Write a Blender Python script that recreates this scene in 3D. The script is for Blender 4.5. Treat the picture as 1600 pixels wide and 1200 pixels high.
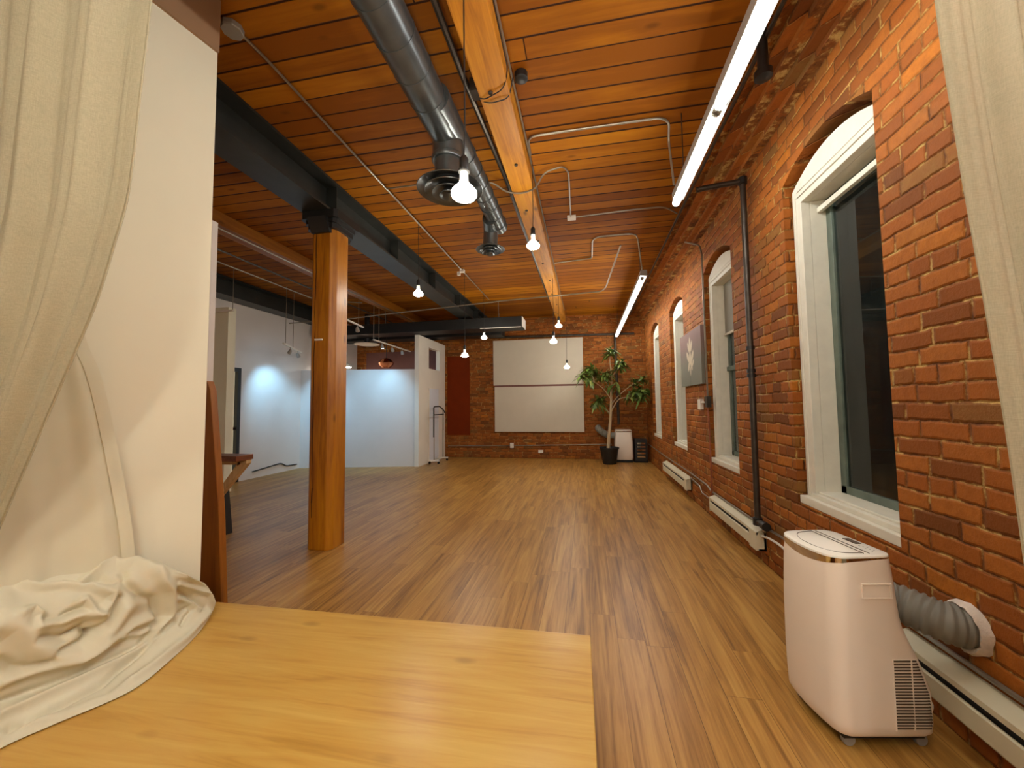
import bpy, bmesh, math, random
from mathutils import Vector, Matrix
random.seed(7)
for o in list(bpy.data.objects): bpy.data.objects.remove(o)
SC = bpy.context.scene; COL = SC.collection
PI = math.pi

# ------------------------------------------------------------------ camera, world, exposure
cam = bpy.data.cameras.new('camera'); camo = bpy.data.objects.new('camera', cam); COL.objects.link(camo)
cam.sensor_fit = 'HORIZONTAL'; cam.sensor_width = 36; cam.lens = 36*600/1600
cam.clip_start = 0.02; cam.clip_end = 100
R = Matrix(((0.982, 0.021, 0.187), (0.188, -0.052, -0.981), (-0.010, 0.998, -0.055)))
q = R.to_quaternion(); q.normalize()
camo.rotation_mode = 'QUATERNION'; camo.rotation_quaternion = q; camo.location = (0, 0, 1.35)
SC.camera = camo
SC.view_settings.view_transform = 'Standard'; SC.view_settings.look = 'None'
SC.view_settings.gamma = 1; SC.view_settings.use_curve_mapping = False
SC.view_settings.exposure = 1.1
W = bpy.data.worlds.new('night'); SC.world = W; W.use_nodes = True
W.node_tree.nodes['Background'].inputs[0].default_value = (0.012, 0.014, 0.02, 1)
W.node_tree.nodes['Background'].inputs[1].default_value = 0.5
BULB = 80.0; TUBE = 18.0; SPOT = 80.0
WARM = (1.0, 0.97, 0.84); TUBEC = (1.0, 1.02, 1.0); COOL = (0.30, 0.66, 1.0)

# ------------------------------------------------------------------ node helpers
def newmat(name):
    m = bpy.data.materials.new(name); m.use_nodes = True
    nt = m.node_tree; nt.nodes.clear()
    out = nt.nodes.new('ShaderNodeOutputMaterial')
    b = nt.nodes.new('ShaderNodeBsdfPrincipled'); nt.links.new(b.outputs[0], out.inputs[0])
    return m, nt, b
def setv(nt, sock, v):
    if isinstance(v, bpy.types.NodeSocket): nt.links.new(v, sock)
    elif v is not None: sock.default_value = v
def M(nt, op, a, b=None, c=None, clamp=False):
    n = nt.nodes.new('ShaderNodeMath'); n.operation = op; n.use_clamp = clamp
    setv(nt, n.inputs[0], a)
    if b is not None: setv(nt, n.inputs[1], b)
    if c is not None: setv(nt, n.inputs[2], c)
    return n.outputs[0]
def mapr(nt, v, a, b, c=0., d=1.):
    n = nt.nodes.new('ShaderNodeMapRange'); setv(nt, n.inputs[0], v)
    for i, x in enumerate((a, b, c, d)): n.inputs[i+1].default_value = x
    return n.outputs[0]
def comb(nt, x=0., y=0., z=0.):
    n = nt.nodes.new('ShaderNodeCombineXYZ')
    for i, v in enumerate((x, y, z)): setv(nt, n.inputs[i], v)
    return n.outputs[0]
def sep(nt, v):
    n = nt.nodes.new('ShaderNodeSeparateXYZ'); nt.links.new(v, n.inputs[0]); return n.outputs
def pos(nt): return nt.nodes.new('ShaderNodeNewGeometry').outputs['Position']
def objc(nt): return nt.nodes.new('ShaderNodeTexCoord').outputs['Object']
def noise(nt, vec, scale=5., detail=3., rough=.55, dist=0., out=0):
    n = nt.nodes.new('ShaderNodeTexNoise'); setv(nt, n.inputs['Vector'], vec)
    n.inputs['Scale'].default_value = scale; n.inputs['Detail'].default_value = detail
    n.inputs['Roughness'].default_value = rough; n.inputs['Distortion'].default_value = dist
    return n.outputs[out]
def white(nt, vec):
    n = nt.nodes.new('ShaderNodeTexWhiteNoise'); n.noise_dimensions = '3D'; setv(nt, n.inputs[0], vec); return n.outputs
def ramp(nt, fac, stops, interp='LINEAR'):
    n = nt.nodes.new('ShaderNodeValToRGB'); setv(nt, n.inputs[0], fac); r = n.color_ramp; r.interpolation = interp
    while len(r.elements) < len(stops): r.elements.new(.5)
    for e, (p, c) in zip(r.elements, stops): e.position = p; e.color = (*c, 1)
    return n.outputs[0]
def mix(nt, fac, a, b, mode='MIX'):
    n = nt.nodes.new('ShaderNodeMix'); n.data_type = 'RGBA'; n.blend_type = mode
    setv(nt, n.inputs[0], fac)
    for s, v in ((n.inputs[6], a), (n.inputs[7], b)):
        if isinstance(v, tuple): s.default_value = (*v[:3], 1)
        else: nt.links.new(v, s)
    return n.outputs[2]
def bump(nt, b, h, strength=.3, dist=.01):
    n = nt.nodes.new('ShaderNodeBump'); n.inputs['Strength'].default_value = strength
    n.inputs['Distance'].default_value = dist; nt.links.new(h, n.inputs['Height']); nt.links.new(n.outputs[0], b.inputs['Normal'])
def srgb(r, g, b):
    f = lambda c: ((c/255+.055)/1.055)**2.4 if c/255 > .04045 else c/255/12.92
    return (f(r), f(g), f(b))
def paint(name, rgb, rough=.6, metal=0., var=.06, scale=6., bmp=.05, coat=0., spec=.5):
    m, nt, b = newmat(name); p = objc(nt)
    n = noise(nt, p, scale, 4)
    d = tuple(c*(1-var) for c in rgb); e = tuple(min(1, c*(1+var)) for c in rgb)
    nt.links.new(ramp(nt, n, [(.3, d), (.7, e)]), b.inputs['Base Color'])
    b.inputs['Roughness'].default_value = rough; b.inputs['Metallic'].default_value = metal
    b.inputs['Coat Weight'].default_value = coat; b.inputs['Specular IOR Level'].default_value = spec
    if bmp: bump(nt, b, noise(nt, p, scale*9, 3), bmp, .004)
    return m
def emis(name, rgb, strength, base=(1, 1, 1)):
    m, nt, b = newmat(name)
    n = noise(nt, objc(nt), 3.)
    b.inputs['Emission Color'].default_value = (*rgb, 1)
    nt.links.new(mapr(nt, n, 0, 1, strength*.97, strength*1.03), b.inputs['Emission Strength'])
    b.inputs['Base Color'].default_value = (*base, 1); b.inputs['Roughness'].default_value = .3
    return m

def brick_mat(name, dark=0., old=True):
    m, nt, b = newmat(name); P = sep(nt, pos(nt))
    wob = noise(nt, pos(nt), 5., 3, .6)
    wob2 = noise(nt, pos(nt), 28., 3, .6)
    u = M(nt, 'ADD', P[0], P[1]); v = P[2]
    u2 = M(nt, 'ADD', u, M(nt, 'MULTIPLY', M(nt, 'SUBTRACT', wob2, .5), .016))
    v2 = M(nt, 'ADD', v, M(nt, 'ADD', M(nt, 'MULTIPLY', M(nt, 'SUBTRACT', wob2, .5), .010), M(nt, 'MULTIPLY', M(nt, 'SUBTRACT', wob, .5), .03)))
    H_ = .079; L_ = .225
    row = M(nt, 'FLOOR', M(nt, 'DIVIDE', v2, H_)); fv = M(nt, 'FRACT', M(nt, 'DIVIDE', v2, H_))
    rr = white(nt, comb(nt, row, 3.3, 1.))[0]
    # every row is shifted a little on its own, brick lengths vary; every sixth course is headers
    hdr = M(nt, 'LESS_THAN', M(nt, 'MODULO', M(nt, 'ADD', row, 60.), 6.), .5)
    Lr = M(nt, 'SUBTRACT', L_, M(nt, 'MULTIPLY', hdr, .105))
    uu = M(nt, 'ADD', M(nt, 'DIVIDE', u2, Lr), M(nt, 'ADD', M(nt, 'MULTIPLY', row, .5), M(nt, 'MULTIPLY', rr, .35)))
    ci = M(nt, 'FLOOR', uu); fu = M(nt, 'FRACT', uu)
    rnd = white(nt, comb(nt, ci, row, 7.)); r1 = rnd[0]
    jit = M(nt, 'MULTIPLY', M(nt, 'SUBTRACT', r1, .5), .02)
    du = M(nt, 'MULTIPLY', M(nt, 'MINIMUM', fu, M(nt, 'SUBTRACT', 1., fu)), Lr)
    dv = M(nt, 'MULTIPLY', M(nt, 'MINIMUM', fv, M(nt, 'SUBTRACT', 1., fv)), H_)
    d = M(nt, 'MINIMUM', du, dv)
    mw = mapr(nt, noise(nt, pos(nt), 2.3, 2), .3, .7, .0018, .0048)
    brickness = M(nt, 'DIVIDE', M(nt, 'SUBTRACT', d, mw), .003, clamp=True)
    k = 1-dark
    bc = ramp(nt, r1, [(0., srgb(116*k, 66*k, 34*k)), (.13, srgb(146*k, 80*k, 36*k)), (.4, srgb(168*k, 94*k, 42*k)), (.65, srgb(184*k, 108*k, 50*k)),
                       (.86, srgb(164*k, 88*k, 38*k)), (.93, srgb(136*k, 96*k, 60*k)), (1., srgb(200*k, 116*k, 42*k))])
    bc = mix(nt, mapr(nt, noise(nt, pos(nt), 26., 5, .7), .35, .75, 0, .55), bc, srgb(134*k, 74*k, 34*k))
    # old paint and lime left in patches
    patch = mapr(nt, noise(nt, pos(nt), 1.4, 5, .7), .6, .72)
    bc = mix(nt, M(nt, 'MULTIPLY', patch, .25), bc, srgb(150, 118, 88))
    mc = ramp(nt, noise(nt, pos(nt), 9., 4, .7), [(.36, srgb(96*k, 52*k, 28*k)), (.50, srgb(138*k, 84*k, 46*k)), (.60, srgb(204*k, 164*k, 116*k))])
    nt.links.new(mix(nt, 1., mix(nt, brickness, mc, bc), (.90, .91, .58), 'MULTIPLY'), b.inputs['Base Color'])
    b.inputs['Roughness'].default_value = .68; b.inputs['Specular IOR Level'].default_value = .2
    hgt = M(nt, 'ADD', M(nt, 'MULTIPLY', M(nt, 'DIVIDE', d, .012, clamp=True), 1.), M(nt, 'ADD', M(nt, 'MULTIPLY', noise(nt, pos(nt), 40., 4, .7), .45), M(nt, 'MULTIPLY', r1, .5)))
    bump(nt, b, hgt, .85, .010)
    return m

def plank_mat(name, across, along, wd, ln, cols, rough, seam, seamw, bmp, streak=1., vary=.5, gr=(28., 1.1), knots=0., coord='pos'):
    m, nt, b = newmat(name); pv = pos(nt) if coord == 'pos' else objc(nt); P = sep(nt, pv)
    a = P[across]; l = P[along]
    row = M(nt, 'FLOOR', M(nt, 'DIVIDE', a, wd)); fa = M(nt, 'FRACT', M(nt, 'DIVIDE', a, wd))
    off = white(nt, comb(nt, row, 5., 2.))[0]
    ll = M(nt, 'ADD', M(nt, 'DIVIDE', l, ln), M(nt, 'MULTIPLY', off, 7.))
    ci = M(nt, 'FLOOR', ll); fl = M(nt, 'FRACT', ll)
    rnd = white(nt, comb(nt, row, ci, 9.))[0]
    gv = comb(nt, M(nt, 'ADD', M(nt, 'MULTIPLY', a, gr[0]), M(nt, 'MULTIPLY', rnd, 37.)), M(nt, 'ADD', M(nt, 'MULTIPLY', l, gr[1]), M(nt, 'MULTIPLY', rnd, 11.)), rnd)
    g = noise(nt, gv, 1., 6, .62, .8)
    big = noise(nt, comb(nt, M(nt, 'ADD', M(nt, 'MULTIPLY', a, gr[0]*.25), M(nt, 'MULTIPLY', rnd, 17.)), M(nt, 'MULTIPLY', l, gr[1]*.8), rnd), 1., 3, .5, 1.2)
    t = M(nt, 'ADD', M(nt, 'MULTIPLY', g, streak), M(nt, 'ADD', M(nt, 'MULTIPLY', M(nt, 'SUBTRACT', rnd, .5), vary), M(nt, 'MULTIPLY', M(nt, 'SUBTRACT', big, .5), .6)))
    col = ramp(nt, t, cols)
    if knots:
        kn = nt.nodes.new('ShaderNodeTexVoronoi'); kn.inputs['Scale'].default_value = 1.
        nt.links.new(comb(nt, M(nt, 'MULTIPLY', a, 5.), M(nt, 'MULTIPLY', l, 2.2), 0.), kn.inputs['Vector'])
        col = mix(nt, M(nt, 'MULTIPLY', mapr(nt, kn.outputs['Distance'], .05, .13, 1, 0), knots), col, tuple(c*.35 for c in cols[0][1]))
    da = M(nt, 'MULTIPLY', M(nt, 'MINIMUM', fa, M(nt, 'SUBTRACT', 1., fa)), wd)
    dl = M(nt, 'MULTIPLY', M(nt, 'MINIMUM', fl, M(nt, 'SUBTRACT', 1., fl)), ln)
    sw = M(nt, 'MULTIPLY', mapr(nt, white(nt, comb(nt, row, 1., 4.))[0], 0, 1, .5, 1.4), seamw)
    s = M(nt, 'DIVIDE', M(nt, 'SUBTRACT', M(nt, 'MINIMUM', da, M(nt, 'MULTIPLY', dl, 1.5)), M(nt, 'MULTIPLY', sw, .5)), M(nt, 'MULTIPLY', sw, .5), clamp=True)
    nt.links.new(mix(nt, s, seam, col), b.inputs['Base Color'])
    b.inputs['Roughness'].default_value = rough
    if rough > .6: b.inputs['Specular IOR Level'].default_value = .15
    bump(nt, b, M(nt, 'ADD', s, M(nt, 'MULTIPLY', g, .25)), bmp, .004)
    return m
def wood_mat(name, cols, along=2, rough=.5, gr=(22., 1.5), bmp=.15, crack=0.):
    m, nt, b = newmat(name); P = sep(nt, objc(nt)); ax = [i for i in range(3) if i != along]
    gv = comb(nt, M(nt, 'MULTIPLY', P[ax[0]], gr[0]), M(nt, 'MULTIPLY', P[ax[1]], gr[0]), M(nt, 'MULTIPLY', P[along], gr[1]))
    g = noise(nt, gv, 1., 6, .6, 1.)
    big = noise(nt, comb(nt, M(nt, 'MULTIPLY', P[ax[0]], 5.), M(nt, 'MULTIPLY', P[ax[1]], 5.), M(nt, 'MULTIPLY', P[along], 1.)), 1., 3)
    t = M(nt, 'ADD', g, M(nt, 'MULTIPLY', M(nt, 'SUBTRACT', big, .5), .8))
    col = ramp(nt, t, cols)
    kn = nt.nodes.new('ShaderNodeTexVoronoi'); kn.inputs['Scale'].default_value = 1.
    nt.links.new(comb(nt, M(nt, 'MULTIPLY', P[ax[0]], 6.), M(nt, 'MULTIPLY', P[ax[1]], 6.), M(nt, 'MULTIPLY', P[along], 2.6)), kn.inputs['Vector'])
    col = mix(nt, mapr(nt, kn.outputs['Distance'], .06, .17, .75, 0), col, tuple(c*.3 for c in cols[0][1]))
    nt.links.new(col, b.inputs['Base Color']); b.inputs['Roughness'].default_value = rough
    bump(nt, b, g, bmp, .004)
    return m

# ------------------------------------------------------------------ materials
MT = {}
MT['brick'] = brick_mat('brick'); MT['brick_back'] = brick_mat('brick_back', .08)
MT['ceiling'] = plank_mat('ceiling_boards', 1, 0, .158, 16., [(.2, srgb(131, 72, 3)), (.5, srgb(164, 99, 7)), (.85, srgb(187, 123, 14))], .68, srgb(50, 22, 1), .010, .7, .55, .42, (16., 1.0), .55)
MT['floor'] = plank_mat('vinyl_planks', 0, 1, .152, 1.22, [(.22, srgb(107, 71, 30)), (.42, srgb(147, 103, 47)), (.6, srgb(172, 125, 60)), (.85, srgb(193, 148, 77))], .36, srgb(105, 71, 30), .0016, .12, 1.15, .17, (34., 1.3), .12)
MT['ply'] = plank_mat('birch_ply', 1, 0, 3.0, 9.0, [(.2, srgb(170, 124, 52)), (.5, srgb(197, 152, 72)), (.85, srgb(209, 171, 90))], .30, srgb(174, 129, 61), .001, .05, 1.1, .1, (24., 1.5), .35, 'obj')
MT['beam'] = wood_mat('fir_timber', [(.25, srgb(160, 96, 14)), (.55, srgb(197, 128, 24)), (.85, srgb(214, 152, 38))], 1, .5)
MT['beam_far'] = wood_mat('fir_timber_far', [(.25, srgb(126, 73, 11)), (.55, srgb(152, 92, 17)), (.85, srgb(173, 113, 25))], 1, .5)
MT['post'] = wood_mat('post_timber', [(.25, srgb(134, 73, 3)), (.5, srgb(171, 105, 6)), (.85, srgb(193, 129, 12))], 2, .42)
MT['crack'] = paint('crack_dark', srgb(58, 26, 10), .9)
MT['plank'] = wood_mat('red_plank', [(.25, srgb(115, 63, 11)), (.5, srgb(145, 84, 18)), (.85, srgb(164, 101, 27))], 2, .45)
MT['pine'] = wood_mat('pine', [(.25, srgb(190, 150, 96)), (.5, srgb(214, 176, 120)), (.85, srgb(228, 194, 140))], 2, .55)
MT['walnut'] = wood_mat('walnut', [(.25, srgb(88, 46, 22)), (.5, srgb(118, 64, 34)), (.85, srgb(140, 80, 44))], 1, .4)
MT['steel'] = paint('black_steel', srgb(52, 53, 49), .42, .3, .2, 4., .1)
MT['duct'] = paint('galvanised_dark', srgb(104, 108, 108), .3, .75, .18, 7., .05)
MT['ductblack'] = paint('black_duct', srgb(15, 15, 14), .5)
MT['conduit'] = paint('conduit', srgb(150, 140, 124), .35, .7)
MT['pipe'] = paint('iron_pipe', srgb(74, 66, 58), .4, .7, .25, 12.)
MT['rust'] = paint('rusty_pipe', srgb(150, 84, 56), .5, .4, .25, 12.)
MT['white'] = paint('white_paint', srgb(226, 218, 204), .55, 0, .03, 3.)
MT['trimw'] = paint('window_paint', srgb(224, 218, 200), .4, 0, .05, 12., .12)
MT['drywall'] = paint('drywall', srgb(214, 206, 198), .7, 0, .02, 2.)
MT['cream'] = paint('partition_paint', srgb(232, 227, 202), .75, 0, .025, 1.6, .08)
MT['tan'] = paint('tan_band', srgb(150, 116, 84), .75, 0, .05, 3.)
MT['red'] = paint('red_paint', srgb(112, 40, 6), .85, 0, .08, 5., .05, 0, .12)
MT['dkred'] = paint('maroon_paint', srgb(104, 60, 50), .6)
MT['sash'] = paint('sash_green', srgb(96, 108, 96), .45, 0, .25, 9.)
MT['shade'] = paint('roller_fabric', srgb(150, 146, 134), .8)
MT['acw'] = paint('ac_plastic', srgb(238, 223, 205), .32, 0, .02, 3., .02)
MT['actop'] = paint('ac_top_plastic', srgb(236, 230, 216), .22, 0, .02, 3., 0)
MT['groove'] = paint('groove', srgb(84, 70, 56), .7)
MT['chrome'] = paint('chrome', srgb(220, 216, 208), .06, 1., .02, 3., 0)
MT['hose'] = paint('hose_grey', srgb(128, 124, 112), .55)
MT['foam'] = paint('foam', srgb(230, 216, 200), .9, 0, .12, 30., .8)
MT['heater'] = paint('heater_enamel', srgb(214, 206, 176), .35, 0, .05, 5.)
MT['black'] = paint('black_plastic', srgb(26, 24, 22), .45)
MT['rubber'] = paint('black_rubber', srgb(18, 17, 16), .6)
MT['fixture'] = paint('fixture_enamel', srgb(150, 146, 138), .4, .2)
MT['canvas'] = paint('stretched_canvas', srgb(194, 183, 164), .85, 0, .03, 3.)
MT['soil'] = paint('soil', srgb(50, 34, 22), .95, 0, .4, 30., .8)
MT['bark'] = paint('bark', srgb(184, 160, 124), .7, 0, .12, 18., .4)
MT['copper'] = paint('copper', srgb(190, 120, 84), .15, 1.)
MT['shadew'] = paint('white_glass_shade', srgb(240, 236, 224), .3)
MT['bulb'] = emis('bulb_glow', WARM, BULB)
MT['bulb_fill'] = emis('bulb_fill_glow', WARM, BULB*2.4)  # stronger glow for the fill bulbs added behind the camera
MT['tube'] = emis('tube_glow', TUBEC, TUBE)
MT['spot'] = emis('spot_glow', COOL, 60.)
MT['doorlit'] = emis('lit_room_glass', (1, .86, .55), .22, (.5, .5, .4))
MT['mirror'] = paint('pale_gloss_panel', srgb(226, 230, 238), .12, 0., .03, 3., 0)
def leaf_mat():
    m, nt, b = newmat('leaf')
    n = noise(nt, objc(nt), 9., 3)
    nt.links.new(ramp(nt, n, [(.3, srgb(48, 74, 26)), (.52, srgb(92, 114, 44)), (.7, srgb(150, 154, 74))]), b.inputs['Base Color'])
    b.inputs['Roughness'].default_value = .4; b.inputs['Transmission Weight'].default_value = .0
    b.inputs['Subsurface Weight'].default_value = 0
    return m
MT['leaf'] = leaf_mat()
def cloth_mat(name, rgb, transl=.3, alpha=.0):
    m, nt, b = newmat(name); out = [n for n in nt.nodes if n.type == 'OUTPUT_MATERIAL'][0]
    p = objc(nt)
    n = noise(nt, p, 7., 4); S = sep(nt, p)
    wv = M(nt, 'ADD', noise(nt, comb(nt, M(nt, 'MULTIPLY', S[0], 60.), M(nt, 'MULTIPLY', S[1], 60.), M(nt, 'MULTIPLY', S[2], 500.)), 1., 2),
           noise(nt, comb(nt, M(nt, 'MULTIPLY', S[0], 500.), M(nt, 'MULTIPLY', S[1], 500.), M(nt, 'MULTIPLY', S[2], 60.)), 1., 2))
    col = ramp(nt, n, [(.3, tuple(c*.96 for c in rgb)), (.7, rgb)])
    nt.links.new(col, b.inputs['Base Color']); b.inputs['Roughness'].default_value = .85
    b.inputs['Specular IOR Level'].default_value = .2
    bump(nt, b, wv, .12, .002)
    tr = nt.nodes.new('ShaderNodeBsdfTranslucent'); nt.links.new(col, tr.inputs[0])
    mx = nt.nodes.new('ShaderNodeMixShader'); mx.inputs[0].default_value = transl
    nt.links.new(b.outputs[0], mx.inputs[1]); nt.links.new(tr.outputs[0], mx.inputs[2])
    if alpha:   # open weave: part of the light passes straight through
        tp_ = nt.nodes.new('ShaderNodeBsdfTransparent'); ma = nt.nodes.new('ShaderNodeMixShader')
        nt.links.new(mapr(nt, wv, .7, 1.3, alpha*.6, alpha*1.4), ma.inputs[0]); nt.links.new(mx.outputs[0], ma.inputs[1]); nt.links.new(tp_.outputs[0], ma.inputs[2])
        nt.links.new(ma.outputs[0], out.inputs[0])
    else: nt.links.new(mx.outputs[0], out.inputs[0])
    return m
MT['sheer'] = cloth_mat('sheer_linen', srgb(206, 198, 170), .38, .22)
MT['linen'] = cloth_mat('white_linen', srgb(232, 226, 200), .25)
def glass_mat(name='night_glass', tint=(.55, .6, .56), haze=.08):
    m, nt, b = newmat(name); out = [n for n in nt.nodes if n.type == 'OUTPUT_MATERIAL'][0]
    tr = nt.nodes.new('ShaderNodeBsdfTransparent'); tr.inputs[0].default_value = (*tint, 1)
    gl = nt.nodes.new('ShaderNodeBsdfGlossy'); gl.inputs['Roughness'].default_value = .02
    df = nt.nodes.new('ShaderNodeBsdfDiffuse')
    S = sep(nt, pos(nt))
    n = noise(nt, comb(nt, M(nt, 'MULTIPLY', S[1], 9.), 0., M(nt, 'MULTIPLY', S[2], 2.5)), 1., 5, .7)
    df.inputs[0].default_value = (.3, .36, .32, 1)
    fr = nt.nodes.new('ShaderNodeFresnel'); fr.inputs[0].default_value = 1.5
    m1 = nt.nodes.new('ShaderNodeMixShader'); nt.links.new(mapr(nt, n, .45, .8, haze*.35, haze), m1.inputs[0])
    nt.links.new(tr.outputs[0], m1.inputs[1]); nt.links.new(df.outputs[0], m1.inputs[2])
    m2 = nt.nodes.new('ShaderNodeMixShader'); nt.links.new(fr.outputs[0], m2.inputs[0])
    nt.links.new(m1.outputs[0], m2.inputs[1]); nt.links.new(gl.outputs[0], m2.inputs[2])
    nt.links.new(m2.outputs[0], out.inputs[0])
    return m
MT['glass'] = glass_mat(); MT['glass2'] = glass_mat('hazy_glass', (.5, .55, .5), .55)
def flower_canvas():
    m, nt, b = newmat('flower_painting'); S = sep(nt, objc(nt))   # y across, z up
    bg = ramp(nt, M(nt, 'ADD', mapr(nt, S[2], -.37, .37, 0, .8), M(nt, 'MULTIPLY', noise(nt, objc(nt), 4., 4), .25)),
              [(0., srgb(112, 112, 96)), (.45, srgb(122, 118, 104)), (.8, srgb(140, 110, 104)), (1., srgb(150, 124, 116))])
    y = S[1]; z = S[2]
    col = bg
    petals = [(0, .19, .045, .11, 0), (-.07, .16, .035, .09, .5), (.07, .16, .035, .09, -.5), (0, .0, .06, .10, 0), (-.11, .02, .045, .10, .7), (.11, .03, .045, .10, -.7),
              (-.06, -.10, .04, .08, -.5), (.07, -.10, .04, .08, .5), (0, -.17, .03, .07, 0), (-.13, -.07, .03, .07, .9)]
    for (py, pz, a, c, r) in petals:
        dy = M(nt, 'SUBTRACT', y, py); dz = M(nt, 'SUBTRACT', z, pz)
        ry = M(nt, 'ADD', M(nt, 'MULTIPLY', dy, math.cos(r)), M(nt, 'MULTIPLY', dz, math.sin(r)))
        rz = M(nt, 'SUBTRACT', M(nt, 'MULTIPLY', dz, math.cos(r)), M(nt, 'MULTIPLY', dy, math.sin(r)))
        d = M(nt, 'ADD', M(nt, 'POWER', M(nt, 'ABSOLUTE', M(nt, 'DIVIDE', ry, a)), 2.), M(nt, 'POWER', M(nt, 'ABSOLUTE', M(nt, 'DIVIDE', rz, c)), 2.))
        col = mix(nt, mapr(nt, d, .5, 1.1, .85, 0), col, srgb(214, 196, 166))
    stem = M(nt, 'MULTIPLY', M(nt, 'LESS_THAN', M(nt, 'ABSOLUTE', M(nt, 'SUBTRACT', y, .01)), .006), M(nt, 'LESS_THAN', z, -.15))
    col = mix(nt, stem, col, srgb(70, 76, 60))
    nt.links.new(col, b.inputs['Base Color']); b.inputs['Roughness'].default_value = .7
    return m
MT['flower'] = flower_canvas()

# ------------------------------------------------------------------ mesh helpers
def obj(name, bm, mat, parent=None, smooth=False, label=None, bevel=0, auto=40):
    me = bpy.data.meshes.new(name)
    bmesh.ops.recalc_face_normals(bm, faces=bm.faces[:])
    if smooth:
        for f in bm.faces: f.smooth = True
        for e in bm.edges:
            if len(e.link_faces) == 2 and e.calc_face_angle(0) > math.radians(auto): e.smooth = False
    bm.to_mesh(me); bm.free()
    for m_ in (mat if isinstance(mat, list) else [mat]): me.materials.append(MT[m_])
    o = bpy.data.objects.new(name, me); COL.objects.link(o)
    if bevel:
        b = o.modifiers.new('bevel', 'BEVEL'); b.width = bevel; b.segments = 2; b.limit_method = 'ANGLE'
    if parent:
        o.parent = parent
    if label: o['label'] = label
    return o
def tag(o, label, cat, group=None, kind=None):
    o['label'] = label; o['category'] = cat
    if group: o['group'] = group
    if kind: o['kind'] = kind
    return o
def thing(name, label, cat, loc=(0, 0, 0), rz=0., group=None):
    o = bpy.data.objects.new(name, None); COL.objects.link(o); o.location = loc; o.rotation_euler = (0, 0, rz)
    o.empty_display_size = .1
    return tag(o, label, cat, group)
def struct(name, bm, mat, label=None, **k):
    o = obj(name, bm, mat, **k); o['kind'] = 'structure'
    if label: o['label'] = label
    return o
def copy_tree(o, loc=None):
    c = o.copy(); COL.objects.link(c)
    if loc is not None: c.location = loc
    for ch in list(o.children):
        d = ch.copy(); COL.objects.link(d); d.parent = c
        for g in list(ch.children):
            e = g.copy(); COL.objects.link(e); e.parent = d
    return c
def NB(): return bmesh.new()
def box(bm, x0, x1, y0, y1, z0, z1, mat=None, mi=0):
    vs = [bm.verts.new((x, y, z)) for x in (x0, x1) for y in (y0, y1) for z in (z0, z1)]
    for f in ((0, 1, 3, 2), (4, 6, 7, 5), (0, 4, 5, 1), (2, 3, 7, 6), (0, 2, 6, 4), (1, 5, 7, 3)):
        fc = bm.faces.new([vs[i] for i in f]); fc.material_index = mi
    if mat is not None: bmesh.ops.transform(bm, matrix=mat, verts=vs)
    return vs
def frame(d, up=Vector((0, 0, 1))):
    d = d.normalized()
    if abs(d.dot(up)) > .98: up = Vector((1, 0, 0))
    s = d.cross(up).normalized(); return s, s.cross(d).normalized()
def tube(bm, pts, r, n=10, caps=True, closed=False):
    pts = [Vector(p) for p in pts]; rings = []
    rs = r if isinstance(r, (list, tuple)) else [r]*len(pts)
    s0 = None
    for i, p in enumerate(pts):
        a = pts[i-1] if i > 0 else p; b = pts[i+1] if i < len(pts)-1 else p
        d = (b-a)
        if d.length < 1e-9: d = Vector((0, 0, 1))
        d.normalize()
        if s0 is None: s, t = frame(d)
        else:
            s = (s0-d*s0.dot(d))
            s = s.normalized() if s.length > 1e-4 else frame(d)[0]
            t = s.cross(d).normalized()
        s0 = s
        rings.append([bm.verts.new(p+(s*math.cos(2*PI*k/n)+t*math.sin(2*PI*k/n))*rs[i]) for k in range(n)])
    for a, b in zip(rings, rings[1:]):
        for k in range(n): bm.faces.new((a[k], a[(k+1) % n], b[(k+1) % n], b[k]))
    if caps:
        bm.faces.new(rings[0][::-1]); bm.faces.new(rings[-1])
    return rings
def rounded(pts, rad, n=5):
    pts = [Vector(p) for p in pts]; out = [pts[0]]
    for a, p, b in zip(pts, pts[1:], pts[2:]):
        u = (a-p); v = (b-p); r = min(rad, u.length*.45, v.length*.45)
        s = p+u.normalized()*r; e = p+v.normalized()*r
        for i in range(n+1):
            t = i/n; out.append(s*(1-t)**2+p*2*t*(1-t)+e*t*t)
    out.append(pts[-1]); return out
def lathe(bm, prof, n=24, c=(0, 0, 0), axis=None):
    c = Vector(c); rings = []
    for r, z in prof:
        rings.append([bm.verts.new(c+Vector((r*math.cos(2*PI*k/n), r*math.sin(2*PI*k/n), z))) for k in range(n)])
    for a, b in zip(rings, rings[1:]):
        for k in range(n): bm.faces.new((a[k], a[(k+1) % n], b[(k+1) % n], b[k]))
    bm.faces.new(rings[0][::-1]); bm.faces.new(rings[-1])
    vs = [v for r_ in rings for v in r_]
    if axis is not None: bmesh.ops.transform(bm, matrix=axis, verts=vs)
    return vs
def prism(bm, poly, axis, a, b):
    """extrude a 2D polygon along axis index (0,1,2) from a to b; poly gives the other two coordinates in order"""
    def mk(p, t):
        c = list(p); c.insert(axis, t); return bm.verts.new(c)
    A = [mk(p, a) for p in poly]; B = [mk(p, b) for p in poly]; n = len(poly)
    bm.faces.new(A[::-1]); bm.faces.new(B)
    for i in range(n): bm.faces.new((A[i], A[(i+1) % n], B[(i+1) % n], B[i]))
    return A+B
def grid(bm, rows, mi=0):
    vs = [[bm.verts.new(p) for p in r] for r in rows]
    for a, b in zip(vs, vs[1:]):
        for i in range(len(a)-1):
            f = bm.faces.new((a[i], a[i+1], b[i+1], b[i])); f.material_index = mi
    return vs
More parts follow.
